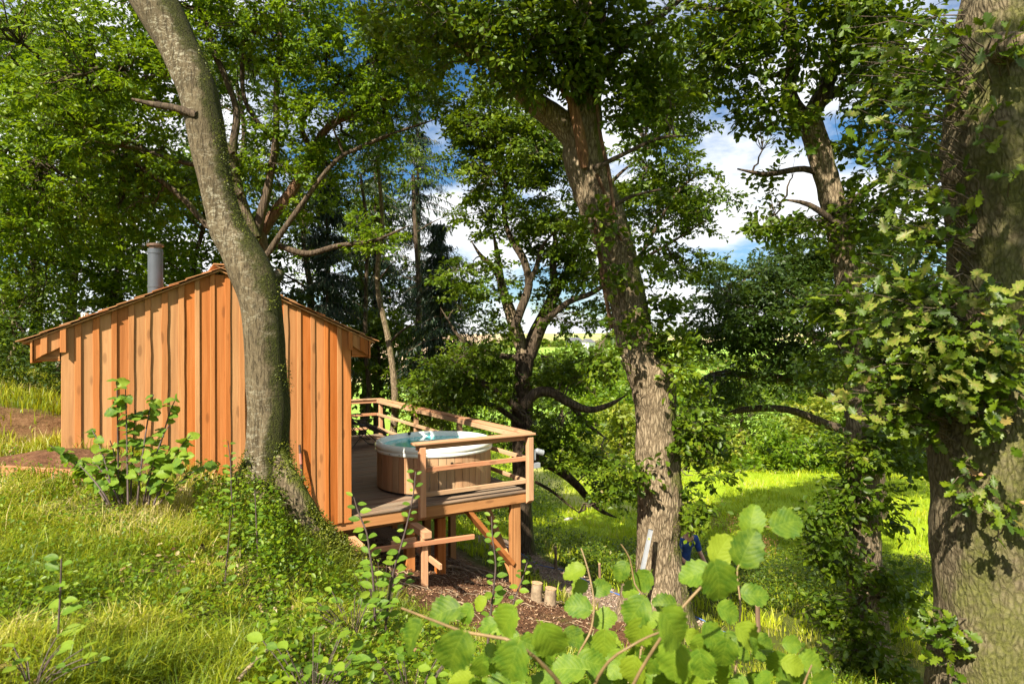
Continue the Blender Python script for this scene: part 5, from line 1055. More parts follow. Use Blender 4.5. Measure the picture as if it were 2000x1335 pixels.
# ------------------------------------------------------------------ saplings and bushes
def img_dir(deg): a = math.radians(deg); return RT*math.cos(a) - UP*math.sin(a)      # 0 right, 90 down in the photo
def stems(parent, lines, mat, n=6, name='stem'):
    for pts in lines:
        Qs = catmull(px_line(pts, 2.0), .03); V, F = tubeA(Qs[:, :3], Qs[:, 3]*.72, n); child_np(name, V, F, mat, parent)
HZ = [leaf_mesh('leaf_broad%d' % i, HAZEL[i], M['leaf_hazel']) for i in range(7)]
p0 = U(1180, 1335, 2.2)
hz = tag(empty('hazel_bush', (p0[0], p0[1], float(ground_z(p0[0], p0[1])))), 'bright hazel bush with big rounded leaves along the bottom edge', 'bush')
HL = [(895, 1186, 62, 165), (822, 1216, 66, 130), (906, 1236, 84, 112), (1004, 1188, 66, 125), (1056, 1222, 78, 62), (1012, 1256, 78, 112), (1140, 1110, 42, 170), (1146, 1140, 36, 150), (1158, 1156, 38, -25), (1222, 1098, 38, 125), (1152, 1190, 50, 190), (1160, 1216, 48, -20), (1104, 1232, 42, 30), (1132, 1284, 55, 8), (1138, 1306, 60, 186), (1200, 1238, 50, 120), (1240, 1284, 60, 100), (1080, 1325, 50, 165), (1112, 1322, 45, 150), (920, 1182, 40, 130), (912, 1190, 30, 160), (948, 1168, 30, 140), (945, 1280, 50, 95), (899, 1300, 36, 100),
    (1268, 1118, 46, 130), (1248, 1140, 40, 150), (1258, 1168, 62, 125), (1296, 1195, 88, 52), (1320, 1256, 80, 98), (1385, 1112, 60, 170), (1395, 1098, 82, 78), (1396, 1096, 60, -55), (1446, 1100, 70, -68), (1466, 1040, 54, -80), (1510, 1030, 66, -12), (1378, 1218, 56, 62), (1440, 1224, 55, 40), (1450, 1160, 50, -10), (1404, 1186, 48, 20), (1256, 1210, 60, 110), (1180, 1232, 55, 95), (1286, 1268, 60, 115), (1236, 1280, 50, 130), (1250, 1302, 38, 60), (1282, 1232, 50, 100), (1318, 1178, 42, 190), (1300, 1205, 40, 170), (1420, 1250, 60, 95), (1470, 1272, 30, 20), (1500, 1296, 50, 10), (1530, 1256, 36, 0), (1562, 1288, 50, 10), (1552, 1300, 46, 110), (1592, 1312, 36, 60), (1366, 1270, 60, 80), (1380, 1308, 55, 120), (1300, 1318, 52, 100),
    (1010, 1320, 46, 60), (960, 1330, 48, 120), (1050, 1290, 40, 30), (1190, 1312, 50, 80), (1160, 1340, 55, 100), (1250, 1345, 60, 90), (1330, 1345, 55, 70), (1420, 1325, 50, 100), (1460, 1320, 44, 40), (870, 1330, 40, 120), (1340, 1300, 48, 150), (1080, 1262, 34, 20), (970, 1215, 36, 160), (1340, 1236, 40, 30)]
g = np.random.default_rng(9)
for (px, py, ln, an) in HL:
    D = float(np.clip(125/ln, 1.45, 3.1)) + g.uniform(-.05, .05); size = ln*1.0*D/FPX
    d = img_dir(an) + FW*g.uniform(-.25, .15); n_ = -FW*g.uniform(.5, 1.0) + ZZ*g.uniform(.4, .9) + g.normal(size=3)*.16 - RT*.15
    leaf_obj(hz, HZ[g.integers(7)], U(px, py, D), d, n_, size)
for k in range(150):                                                                  # lower and inner leaves of the bush
    px = g.uniform(880, 1640); py = g.uniform(1240, 1420) + (40 if px > 1480 else 0); D = g.uniform(2.1, 3.0); ln = g.uniform(28, 52)
    leaf_obj(hz, HZ[g.integers(7)], U(px, py, D), img_dir(g.uniform(0, 180)) + g.normal(size=3)*.2, -FW*.6 + ZZ*g.uniform(.4, 1.0) + g.normal(size=3)*.35, ln*D/FPX*1.1)
stems(hz, [[(785, 1187, 3, 1.95), (850, 1212, 3.6, 1.8), (905, 1232, 4, 1.7), (965, 1243, 4.5, 1.65), (1012, 1258, 5, 1.62), (1090, 1330, 6, 1.7), (1130, 1420, 7, 1.8)],
    [(1135, 1070, 1.8, 2.6), (1148, 1110, 2.2, 2.55), (1160, 1170, 2.4, 2.5), (1158, 1210, 2.6, 2.45), (1150, 1240, 3, 2.4), (1125, 1290, 3.2, 2.4), (1100, 1400, 4, 2.4)],
    [(1213, 1062, 1.8, 2.6), (1230, 1090, 2, 2.6), (1240, 1140, 2.2, 2.6), (1258, 1170, 2.4, 2.5), (1255, 1230, 3, 2.4), (1240, 1400, 4, 2.3)],
    [(1395, 1118, 3, 1.95), (1370, 1145, 3.6, 1.95), (1335, 1183, 4, 1.95), (1300, 1230, 4.4, 1.95), (1240, 1330, 5, 2.0), (1210, 1420, 6, 2.05)], [(1300, 1230, 3, 1.8), (1265, 1243, 3, 1.75), (1225, 1265, 3.4, 1.72), (1190, 1290, 4, 1.75), (1160, 1340, 5, 1.8), (1140, 1420, 6, 1.85)],
    [(1480, 1045, 1.6, 2.5), (1460, 1075, 2, 2.5), (1440, 1110, 2.2, 2.5), (1446, 1180, 2.6, 2.45), (1443, 1240, 3, 2.4), (1436, 1310, 3.4, 2.35), (1420, 1420, 4, 2.3)], [(1585, 1298, 2.2, 2.4), (1570, 1335, 3, 2.3), (1540, 1420, 4, 2.2)], [(1470, 1020, 1.5, 2.6), (1505, 1030, 1.6, 2.5)]], M['twig_pale'])

# hazel sapling in front of the cabin wall
p0 = gpoint(255, 975, 5.9)
sp = tag(empty('hazel_sapling', tuple(p0)), 'leafy hazel sapling growing in front of the cabin boards', 'sapling')
HS = [leaf_mesh('leaf_sap%d' % i, HAZEL[i], M['leaf_sapling']) for i in range(7)]
SL = []
for x1, y1, x0 in ((228, 745, 232), (300, 770, 268), (345, 775, 290), (372, 850, 300), (265, 800, 255), (400, 910, 310), (95, 868, 210), (180, 840, 225), (180, 900, 235), (215, 860, 240), (330, 830, 280), (130, 890, 215), (310, 900, 285), (245, 760, 250), (365, 890, 300)):
    n = 7; t_ = np.linspace(0, 1, n); D = 5.8+g.normal()*.12
    pts = [((x0+(x1-x0)*(t**1.15)), 985+(y1-985)*(1-(1-t)**1.25), 2.4*(1-.7*t)+.5, D + .1*math.sin(3*t+x1)) for t in t_]
    SL.append(pts)
stems(sp, SL, M['twig_dark'], 5)
for pts in SL:
    for k in range(18):
        f_ = g.uniform(.2, 1.02)*6; i = min(int(f_), 5); a, b = np.array(pts[i]), np.array(pts[i+1]); q = a+(b-a)*(f_-i)
        side = 1 if k % 2 else -1; an = g.uniform(-30, 40); d = img_dir(an if side > 0 else 180-an) + FW*g.normal()*.5
        leaf_obj(sp, HS[g.integers(7)], U(q[0], q[1], q[3]), d, ZZ*g.uniform(.5, 1.1) - FW*.45 + g.normal(size=3)*.4, g.uniform(.06, .115))
# slender upright saplings with small paired leaves
OV = leaf_mesh('leaf_oval', OVAL, M['leaf_sapling'])
def slim(label, line, nl, size, seed, D):
    g = np.random.default_rng(seed); Qs = catmull(px_line(line, D), .03); b = Qs[-1]; e = tag(empty('slim_sapling', tuple(map(float, b[:3]))), label, 'sapling', 'slim saplings in front of the deck')
    V, F = tubeA(Qs[:, :3], Qs[:, 3], 6); child_np('stem', V, F, M['twig_dark'], e)
    for k in range(nl):
        f_ = (k+g.uniform(0, .6))/nl*.86; p = Qs[int(f_*(len(Qs)-1)), :3]; s_ = 1 if k % 2 else -1
        d = RT*s_*g.uniform(.6, 1) + FW*g.normal()*.5 + ZZ*g.uniform(.0, .6); pt = p + nrm(d)*.012
        leaf_obj(e, OV, pt, d, ZZ*.8 - FW*.6 + RT*g.normal()*.4, 1.5*size*g.uniform(.7, 1.2)*(.6+.5*f_ if f_ < .5 else 1))
slim('slim sapling in front of the deck opening, left of the step frame', [(691, 970, 1), (700, 1000, 1.4), (716, 1040, 1.8), (722, 1080, 2), (728, 1120, 2.2), (732, 1200, 2.6), (735, 1290, 3)], 24, .075, 1, 4.6)
slim('slim sapling reaching up before the hot tub', [(812, 920, 1), (808, 960, 1.3), (798, 1010, 1.6), (785, 1060, 1.8), (770, 1110, 2), (758, 1180, 2.4), (750, 1260, 3)], 26, .062, 2, 4.7)
slim('slim sapling in front of the diagonal deck brace', [(960, 1008, 1), (962, 1050, 1.3), (968, 1100, 1.6), (964, 1150, 1.8), (958, 1200, 2.2), (950, 1290, 2.6)], 26, .06, 3, 4.4)
slim('slim sapling beside the deck corner post', [(1030, 1098, 1), (1020, 1130, 1.3), (1005, 1170, 1.6), (990, 1230, 2), (980, 1310, 2.4)], 20, .055, 4, 4.3)
slim('small sapling at the foot of the leaning trunk', [(498, 955, .8), (500, 1010, 1.2), (502, 1050, 1.4), (503, 1090, 1.6)], 22, .05, 5, 5.4)
slim('slim weed stem left of the mossy root', [(445, 860, .8), (450, 900, 1), (452, 960, 1.2), (455, 1010, 1.4)], 16, .05, 6, 5.8)
slim('leafy weed stem in the near grass at the bottom left', [(120, 1090, 1.5), (118, 1150, 2), (114, 1230, 2.2), (110, 1330, 2.6)], 12, .07, 7, 3.0)
slim('tall weed stem leaning over the mossy root', [(450, 1010, .8), (446, 1060, 1.2), (440, 1130, 1.6), (436, 1200, 1.8)], 14, .055, 8, 4.6)

# broad-leaved low plants near the bottom edge
def rosette(label, px, py, D, n, size, seed, h=.25):
    g = np.random.default_rng(seed); b = gpoint(px, py, D); e = tag(empty('leafy_plant', tuple(b)), label, 'plant', 'low leafy plants at the front')
    top = U(px, py, D)
    V = []; 
    for k in range(n):
        a = g.uniform(0, 6.28); rr = g.uniform(.05, .28); p = top + RH*math.cos(a)*rr + FH*math.sin(a)*rr*.7 + ZZ*g.uniform(-.15, .08)
        t_ = np.linspace(0, 1, 4)[:, None]; V.append(b*(1-t_)+p*t_ + ZZ*np.sin(t_*3.14)*.03)
        leaf_obj(e, OV, p, RH*math.cos(a)+FH*math.sin(a)+ZZ*.2, ZZ + g.normal(size=3)*.3 - FW*.3, size*g.uniform(.6, 1.2))
    Vv, Ff = tubes_batch(np.array(V), np.full((n, 4), .0025), 4); child_np('stalks', Vv, Ff, M['twig_dark'], e, True, 'stuff')
rosette('bright young leaves at the bottom edge left of the hazel', 610, 1290, 2.9, 34, .085, 1)
rosette('cluster of pale leaves under the leaning grass', 690, 1180, 4.4, 30, .09, 2)
rosette('small leafy clump right of the mossy root', 745, 1110, 5.2, 26, .085, 3)
rosette('weeds with pale leaves at the bottom left corner', 60, 1290, 2.6, 22, .06, 4)
rosette('nettle like clump in the middle of the near grass', 330, 1180, 4.0, 16, .06, 5)
rosette('leafy clump below the two stumps', 1040, 1250, 4.6, 30, .07, 6)
rosette('leafy clump at the bottom edge left of the big hazel leaf', 800, 1310, 3.2, 34, .07, 7)

# ------------------------------------------------------------------ grass, moss, ground cover
def cam_scatter(n, D0, D1, u0, u1, g, p=1.5):
    t = g.random(n); k = 2-p; D = (D0**k + t*(D1**k-D0**k))**(1/k); u = g.uniform(u0, u1, n)
    return CAM[0]+FH[0]*D+RH[0]*u*D, CAM[1]+FH[1]*D+RH[1]*u*D, D
def grass(name, label, mat, n, D0, D1, u0, u1, hmin, hmax, wid, seed, maskf=None, p=1.5, bend=.6):
    g = np.random.default_rng(seed); x, y, D = cam_scatter(n, D0, D1, u0, u1, g, p); so, pa, tr = masks(x, y)
    ok = (g.random(n) > np.maximum(np.maximum(so*1.02, pa*1.02), tr*.75)) & ~((x > CX0-.02) & (x < CX1+.05) & (y > -.07) & (y < CYB))
    P3 = np.stack([x, y, 0*x], -1); pat = .45*vnoise(P3*1.3, seed)+.55*vnoise(P3*4.5, seed+3); ok &= g.random(n) < np.clip((pat-.33)*3.6, .04, 1)
    if maskf is not None: ok &= maskf(x, y, D)
    x, y, D, pat = x[ok], y[ok], D[ok], pat[ok]; n = len(x); z = ground_z(x, y)-.01
    h = g.uniform(hmin, hmax, n)*(.25+1.3*pat)*g.uniform(.6, 1.2, n); a = vnoise(np.stack([x, y, 0*x], -1)*1.5, seed+8)*9 + g.normal(size=n)*2.2; bd = np.stack([np.cos(a), np.sin(a), 0*a], -1); wv = np.stack([-np.sin(a+g.normal(size=n)), np.cos(a+g.normal(size=n)), 0*a], -1)
    wdt = wid*g.uniform(.6, 1.3, n)*(1+D*.03); B = np.stack([x, y, z], -1); k = g.uniform(.15, 1, n)*bend
    lv = []
    for f_, wf in ((0, 1), (.5, .75)):
        c = B + ZZ*(h*f_*(1-.25*k*f_))[:, None] + bd*(h*k*f_**2*.9)[:, None]; lv += [c-wv*(wdt*wf)[:, None], c+wv*(wdt*wf)[:, None]]
    lv.append(B + ZZ*(h*(1-.4*k))[:, None] + bd*(h*k)[:, None])
    V = np.stack(lv, 1); F0 = np.array([(0, 1, 3), (0, 3, 2), (2, 3, 4)]); F = (np.arange(n)*5)[:, None, None]+F0[None]
    r = np.clip(g.random(n)*.55 + (vnoise(np.stack([x, y, 0*x], -1)*1.4, seed+5)-.3)*1.0 + (g.random(n) < .05)*.4, 0, 1)
    o = link(name, npmesh(name, V.reshape(-1, 3), F.reshape(-1, 3), False, np.repeat(r, 3)), mat); return tag(o, label, 'grass', kind='stuff')
grass('long_grass', 'long bright grass covering the slope in the left foreground', M['grass'], 170000, 1.7, 8.2, -1.0, .12, .06, .27, .0030, 1, p=1.2, bend=1.4)
grass('bank_grass', 'short grass on the bank left of the cabin', M['grass'], 30000, 6.0, 16, -1.15, -.55, .10, .26, .006, 2)
grass('slope_grass', 'rough grass around the oak trunks on the right slope', M['grass'], 45000, 3.0, 12.5, .0, 1.05, .08, .28, .005, 3, maskf=lambda x, y, D: (x > .3) | (y < -3))
grass('meadow_grass', 'sunlit meadow grass running down to the valley', M['grass_far'], 110000, 12.0, 48, -.12, 1.0, .12, .34, .010, 4, p=1.15, maskf=lambda x, y, D: x > .6)
def cover(name, label, mat, n, D0, D1, u0, u1, size, hmax, seed, maskf=None, tmpl=QUAD, p=1.4, cat='ground cover', soilok=False):
    g = np.random.default_rng(seed); x, y, D = cam_scatter(n, D0, D1, u0, u1, g, p); so, pa, tr = masks(x, y); pat = vnoise(np.stack([x*1.1, y*1.1, 0*x], -1), seed+40)
    ok = ((g.random(n) > np.maximum(so, pa)) | soilok) & ~((x > CX0-.05) & (x < CX1+.05) & (y > -.08) & (y < CYB)) & (pat > .36)
    if maskf is not None: ok &= maskf(x, y, D)
    x, y, pat = x[ok], y[ok], pat[ok]; P = np.stack([x, y, ground_z(x, y)+g.random(len(x))**1.5*hmax*pat*1.6], -1)
    return tag(leaf_stuff(name, mat, None, P, size, tmpl, g, .7, None, .1), label, cat, kind='stuff')
cover('ground_cover', 'low mixed weeds between the grass on the near slope', M['leaf_bright'], 50000, 1.9, 8.0, -1.0, .3, .034, .20, 11, tmpl=HEX)
cover('slope_weeds', 'dense low weeds on the slope below the hazel', M['leaf_bright'], 26000, 3.0, 9.5, -.25, .9, .04, .22, 12, maskf=lambda x, y, D: (D < 7.2) | (x > .8), tmpl=HEX)
cover('nettle_patch', 'dark green nettles at the near edge of the meadow', M['leaf_oak'], 45000, 13.0, 18.5, .02, .9, .085, .5, 13, maskf=lambda x, y, D: (x > 1.2))
cover('wood_undergrowth', 'dark brambles and bushes along the edge of the wood', M['leaf_dark'], 30000, 10.5, 19, -1.2, -.60, .10, 1.3, 14, maskf=lambda x, y, D: (y > 1.0) & (x < -7.2))
cover('hedge_bank', 'brambles filling the ground behind the deck', M['leaf_oak'], 40000, 16, 30, -.35, .08, .11, 1.7, 15, maskf=lambda x, y, D: (y > DL+.6))
cover('bramble_patch', 'dark bramble leaves between the grass and the hazel bush', M['leaf_bright'], 9500, 2.2, 6.2, -.42, .02, .050, .28, 18, tmpl=HEX, p=1.0)
cover('leaf_litter', 'fallen brown leaves and dry bits lying in the near grass', M['litter'], 9000, 1.9, 8.0, -1.0, .3, .045, .10, 17, tmpl=HEX, cat='leaf litter')
# moss and ivy on the mound round the leaning trunk
g = np.random.default_rng(21); P = []
for (px, py, D, sx, sy, n) in [(550, 965, 6.7, 34, 26, 4500), (585, 1015, 6.7, 32, 36, 7000), (625, 1070, 6.75, 34, 36, 7000), (665, 1100, 6.8, 28, 22, 3500), (600, 1110, 6.4, 36, 34, 4500), (480, 962, 6.6, 34, 14, 2500)]:
    q = np.stack([U(px+g.normal()*sx, py+g.normal()*sy, D) for _ in range(n)]); gz = ground_z(q[:, 0], q[:, 1]); q[:, 2] = np.where(np.abs(q[:, 2]-gz) < .35, np.maximum(q[:, 2], gz)+.0, gz) + g.random(n)*.05; P.append(q)
P = np.vstack(P); tag(leaf_stuff('moss_cushion', M['moss'], None, P, .03, QUAD, g, .5), 'thick green moss over the roots of the leaning trunk', 'moss', kind='stuff')
g = np.random.default_rng(22); P = np.stack([U(400+g.random()*260, 965+g.random()*130, 0)*0 + gpoint(380+g.random()*175, 1000, 5.3+g.random()*1.3) for _ in range(2400)]); P[:, 2] += g.random(len(P))**1.4*.35
tag(leaf_stuff('bramble_tangle', M['leaf_bright'], None, P, .045, HEX, g, .5), 'tangle of small leaves and ivy below the leaning trunk', 'undergrowth', kind='stuff')
# dock seed heads in the meadow
g = np.random.default_rng(23)
for i, (px, py, D) in enumerate([(1470, 1030, 24), (1430, 1050, 22), (1490, 1095, 18.5), (1395, 1035, 23), (1520, 1060, 21)]):
    P = np.vstack([gpoint(px+g.normal()*14, py, D+g.normal()*.4)[None] + np.stack([g.normal(size=40)*.025, g.normal(size=40)*.025, g.uniform(.15, .75, 40)], -1) for _ in range(9)])
    tag(leaf_stuff('dock_clump', M['dock'], None, P, .05, QUAD, g, .2), ['brown dock seed heads highest in the meadow, left of the shrubs', 'brown dock seed heads in the middle of the meadow', 'brown dock seed heads nearest the stake', 'faint brown dock stems just right of the central oak', 'brown dock stems below the meadow shrubs'][i], 'plant', 'dock clumps in the meadow', 'stuff')

# ------------------------------------------------------------------ path edge, stakes, pipe, stumps, litter
for i, (px, py, D, h, r_, lb) in enumerate([(1085, 1112, 14.2, .52, .035, 'short wooden stake left of the central oak, nearest the deck'), (1171, 1138, 12.9, .50, .03, 'short wooden stake closest to the central oak'), (1480, 1258, 10.9, .70, .045, 'brown wooden stake right of the central oak by the blue pipe')]):
    b = gpoint(px, py, D); e = tag(empty('path_stake', tuple(b)), lb, 'stake', 'stakes along the path')
    child_np('shaft', *tubeA(np.array([b-ZZ*.2, b+ZZ*h*.5+RH*.008, b+ZZ*h]), np.array([r_, r_*.95, r_*.9]), 9), M['stake'], e)
    MB().tube([tuple((0, 0, h-.002)), (0, 0, h+.012)], r_*.92, 9).build('sawn_top', M['cutwood'], e)
PP = catmull(np.array([U(*p) for p in [(990, 1078, 16.2), (1035, 1093, 15), (1110, 1118, 13.9), (1170, 1146, 12.9), (1225, 1166, 12.2), (1320, 1200, 11.6), (1400, 1230, 11), (1475, 1262, 10.6), (1560, 1292, 10.2), (1640, 1315, 9.9), (1760, 1335, 9.6)]]), .25)
PP[:, 2] = ground_z(PP[:, 0], PP[:, 1])+.03+.02*np.sin(np.arange(len(PP))*.7); V, F = tubeA(PP, np.full(len(PP), .013), 8)
o = link('water_pipe', npmesh('water_pipe', V, F, True), M['pipe']); tag(o, 'thin blue water pipe along the lower edge of the path', 'pipe')
for i, (px, py, D, r_, h, lb) in enumerate([(1048, 1172, 10.4, .10, .30, 'pale cut stump nearer the deck corner post'), (1075, 1180, 10.3, .105, .27, 'pale cut stump on the right of the pair')]):
    b = gpoint(px, py, D); e = tag(empty('tree_stump', tuple(b)), lb, 'stump', 'cut stumps by the path')
    V, F, _ = bark_tube(np.array([(*(b-ZZ*.15), r_*1.15), (*(b+ZZ*.08), r_), (*(b+ZZ*h+RH*.015), r_*.95)]), 18, .05, ridge=.012); child_np('bole', V, F, M['deadwood'], e)
    MB().tube([(.012, 0, h-.004), (.014, 0, h+.008)], r_*.93, 18).build('cut_face', M['cutwood'], e)
g = np.random.default_rng(31); LN = []
for k in range(260):
    x, y = g.normal(-1.2, 1.5), g.normal(.3, 1.4); a = g.uniform(0, 6.28); l_ = g.uniform(.08, .45); p = np.array([x, y, 0]); q = p+np.array([math.cos(a), math.sin(a), 0])*l_
    for v in (p, q): v[2] = float(ground_z(v[0], v[1]))+g.uniform(.005, .05)
    t_ = np.linspace(0, 1, 5)[:, None]; LN.append(p*(1-t_)+q*t_+g.normal(size=(5, 3))*.012)
V, F = tubes_batch(np.array(LN), np.full((len(LN), 5), .005)*g.uniform(.4, 1.6, (len(LN), 1)), 4)
tag(link('twig_litter', npmesh('twig_litter', V, F, True), M['deadwood']), 'twigs and root bits strewn over the bare soil', 'litter', kind='stuff')
g = np.random.default_rng(32); P = []
x = g.normal(-1.0, 1.5, 9000); y = g.normal(-.3, 1.5, 9000); so, pa, _ = masks(x, y); ok = so > .3; P = np.stack([x[ok], y[ok], ground_z(x[ok], y[ok])+.006], -1)
CH = (np.array([(-.2, 0, 0), (.2, 0, .12), (.15, 1, .05), (-.2, .9, .16), (0, .5, .3)], float), np.array([(0, 1, 4), (1, 2, 4), (2, 3, 4), (3, 0, 4)]), None)
tag(leaf_stuff('soil_crumbs', m_leaf('soil_crumb', [(0, (.05, .024, .013)), (.6, (.15, .075, .04)), (1, (.36, .24, .14))], 0.0), None, P, .035, CH, g, .3, None, 0), 'crumbs of red brown soil and wood chips under the deck', 'soil', kind='stuff')
pts = catmull(np.array(PATH), .1); x = np.repeat(pts[:, 0], 60)+g.normal(size=len(pts)*60)*.4; y = np.repeat(pts[:, 1], 60)+g.normal(size=len(pts)*60)*.4
P = np.stack([x, y, ground_z(x, y)+.004], -1); ok = masks(x, y)[1] > .4
tag(leaf_stuff('path_gravel', m_leaf('gravel', [(0, (.13, .09, .065)), (.6, (.26, .19, .14)), (1, (.42, .34, .27))], 0.0), None, P[ok], .045, CH, g, .3, None, 0), 'loose brown gravel and chippings on the path', 'gravel', kind='stuff')
# dead branches under the deck and sticks in the grass
for i, (px, py, ex, ey, D, r_, lb) in enumerate([(905, 1090, 945, 1120, 11.5, .03, 'pale dead branch lying under the deck near the brace'), (920, 1075, 985, 1112, 11.8, .025, 'long dead branch slanting under the deck'), (870, 1110, 930, 1100, 11.0, .022, 'dead branch beside the middle support post'), (465, 1335, 560, 1262, 3.0, .008, 'long dry stick leaning in the near grass'), (395, 1068, 405, 1112, 4.9, .009, 'short pale stick in the middle of the grass'), (838, 1290, 870, 1330, 3.6, .007, 'pale stick left of the biggest hazel leaf'), (885, 1145, 915, 1185, 8.4, .012, 'pale root sticking out of the bare soil')]):
    a = gpoint(px, py, D); b = gpoint(ex, ey, D-.15); 
    if i in (3, 4): a = U(px, py, D); b = U(ex, ey, D+.4)
    Qs = np.array([(*(a+ZZ*.02), r_), (*((a+b)/2+ZZ*.06), r_*.9), (*(b+ZZ*.03), r_*.5)]); V, F, _ = bark_tube(Qs, 9, .05, ridge=.004, lump=.01)
    tag(link('dead_branch', npmesh('dead_branch', V, F, True), M['deadwood']), lb, 'branch', 'dead sticks on the ground')
# edging plank by the track
a = U(-260, 926, 6.45); b = U(168, 937, 6.5); a[2] = float(ground_z(a[0], a[1]))+.05; b[2] = float(ground_z(b[0], b[1]))+.05
o = MB().beam(a, b, .04, .11).build('edging_plank', M['pine_x'], None, False, .004); tag(o, 'pale edging plank lying along the dirt track at the left', 'plank')
a = U(345, 945, 7.35); b = U(455, 962, 7.6); o = MB().beam(a, b, .04, .09).build('edging_plank', M['pine_x'], None, False, .004); tag(o, 'short edging plank between the sapling and the leaning trunk', 'plank')
# iron digging bar against the wall
tp = onp(585, 868, 1, -.085); bt = onp(598, 1040, 1, -.24); e = tag(empty('digging_bar', tuple(bt)), 'thin iron digging bar leaning on the cabin boards', 'bar')
Pb = np.array([bt, bt*.6+tp*.4, tp]); child_np('shaft', *tubeA(Pb, np.array([.020, .018, .018]), 8), M['rust'], e)
u_ = tp-bt; child_np('grip_tape', *tubeA(np.array([bt+u_*.78, bt+u_*.9]), np.array([.021, .021]), 8), m_plain('faded_red_tape', (0.35, 0.12, 0.08), .8), e)
child_np('tip', *tubeA(np.array([bt-u_*.06, bt, bt+u_*.02]), np.array([.012, .026, .021]), 8), M['alu'], e)
# spirit level leaning against the central oak
tp = U(1271, 1034, 9.42); bt = U(1240, 1182, 9.05); dr_ = nrm(tp-bt); e = tag(empty('spirit_level', tuple(bt)), 'long aluminium spirit level leaning against the central oak', 'spirit level')
wv = nrm(RT - dr_*(RT@dr_)); nv = np.cross(wv, dr_)
def lv(name, mat, t0, t1, w0, w1, d0, d1):
    V = []
    for t in (t0, t1):
        for s_, q in ((w0, d0), (w1, d0), (w1, d1), (w0, d1)): V.append((tp-bt)*t + wv*s_ + nv*q)
    o = MB().add(V, [(0, 3, 2, 1), (4, 5, 6, 7), (0, 1, 5, 4), (1, 2, 6, 5), (2, 3, 7, 6), (3, 0, 4, 7)]).build(name, mat, e); return o
lv('web', M['alu'], 0, 1, -.022, .022, -.006, .006)
lv('flange', M['alu'], 0, 1, -.034, -.0225, -.015, .015); lv('flange', M['alu'], 0, 1, .0225, .034, -.015, .015)
for s_ in (-.010, .010):
    pass
lv('hand_grip', M['black'], .28, .45, -.015, .015, -.009, -.0065); lv('hand_grip', M['black'], .28, .45, -.015, .015, .0065, .009)
lv('vial', M['vial'], .335, .40, -.006, .006, -.013, .013); lv('vial', M['vial'], .865, .89, -.015, .015, -.012, .012); lv('vial', M['vial'], .08, .105, -.015, .015, -.012, .012)
lv('end_cap', M['black'], 1.0005, 1.008, -.034, .034, -.015, .015)
# stone on the meadow
b = gpoint(1112, 1013, 24); V, F, _ = bark_tube(np.array([(*(b-RH*.2), .02), (*(b-RH*.1+ZZ*.04), .07), (*(b+RH*.08+ZZ*.04), .075), (*(b+RH*.2), .02)]), 12, .1, ridge=.03, lump=.2)
tag(link('field_stone', npmesh('field_stone', V, F, True), M['stone']), 'pale stone lying in the meadow left of the central oak', 'stone')

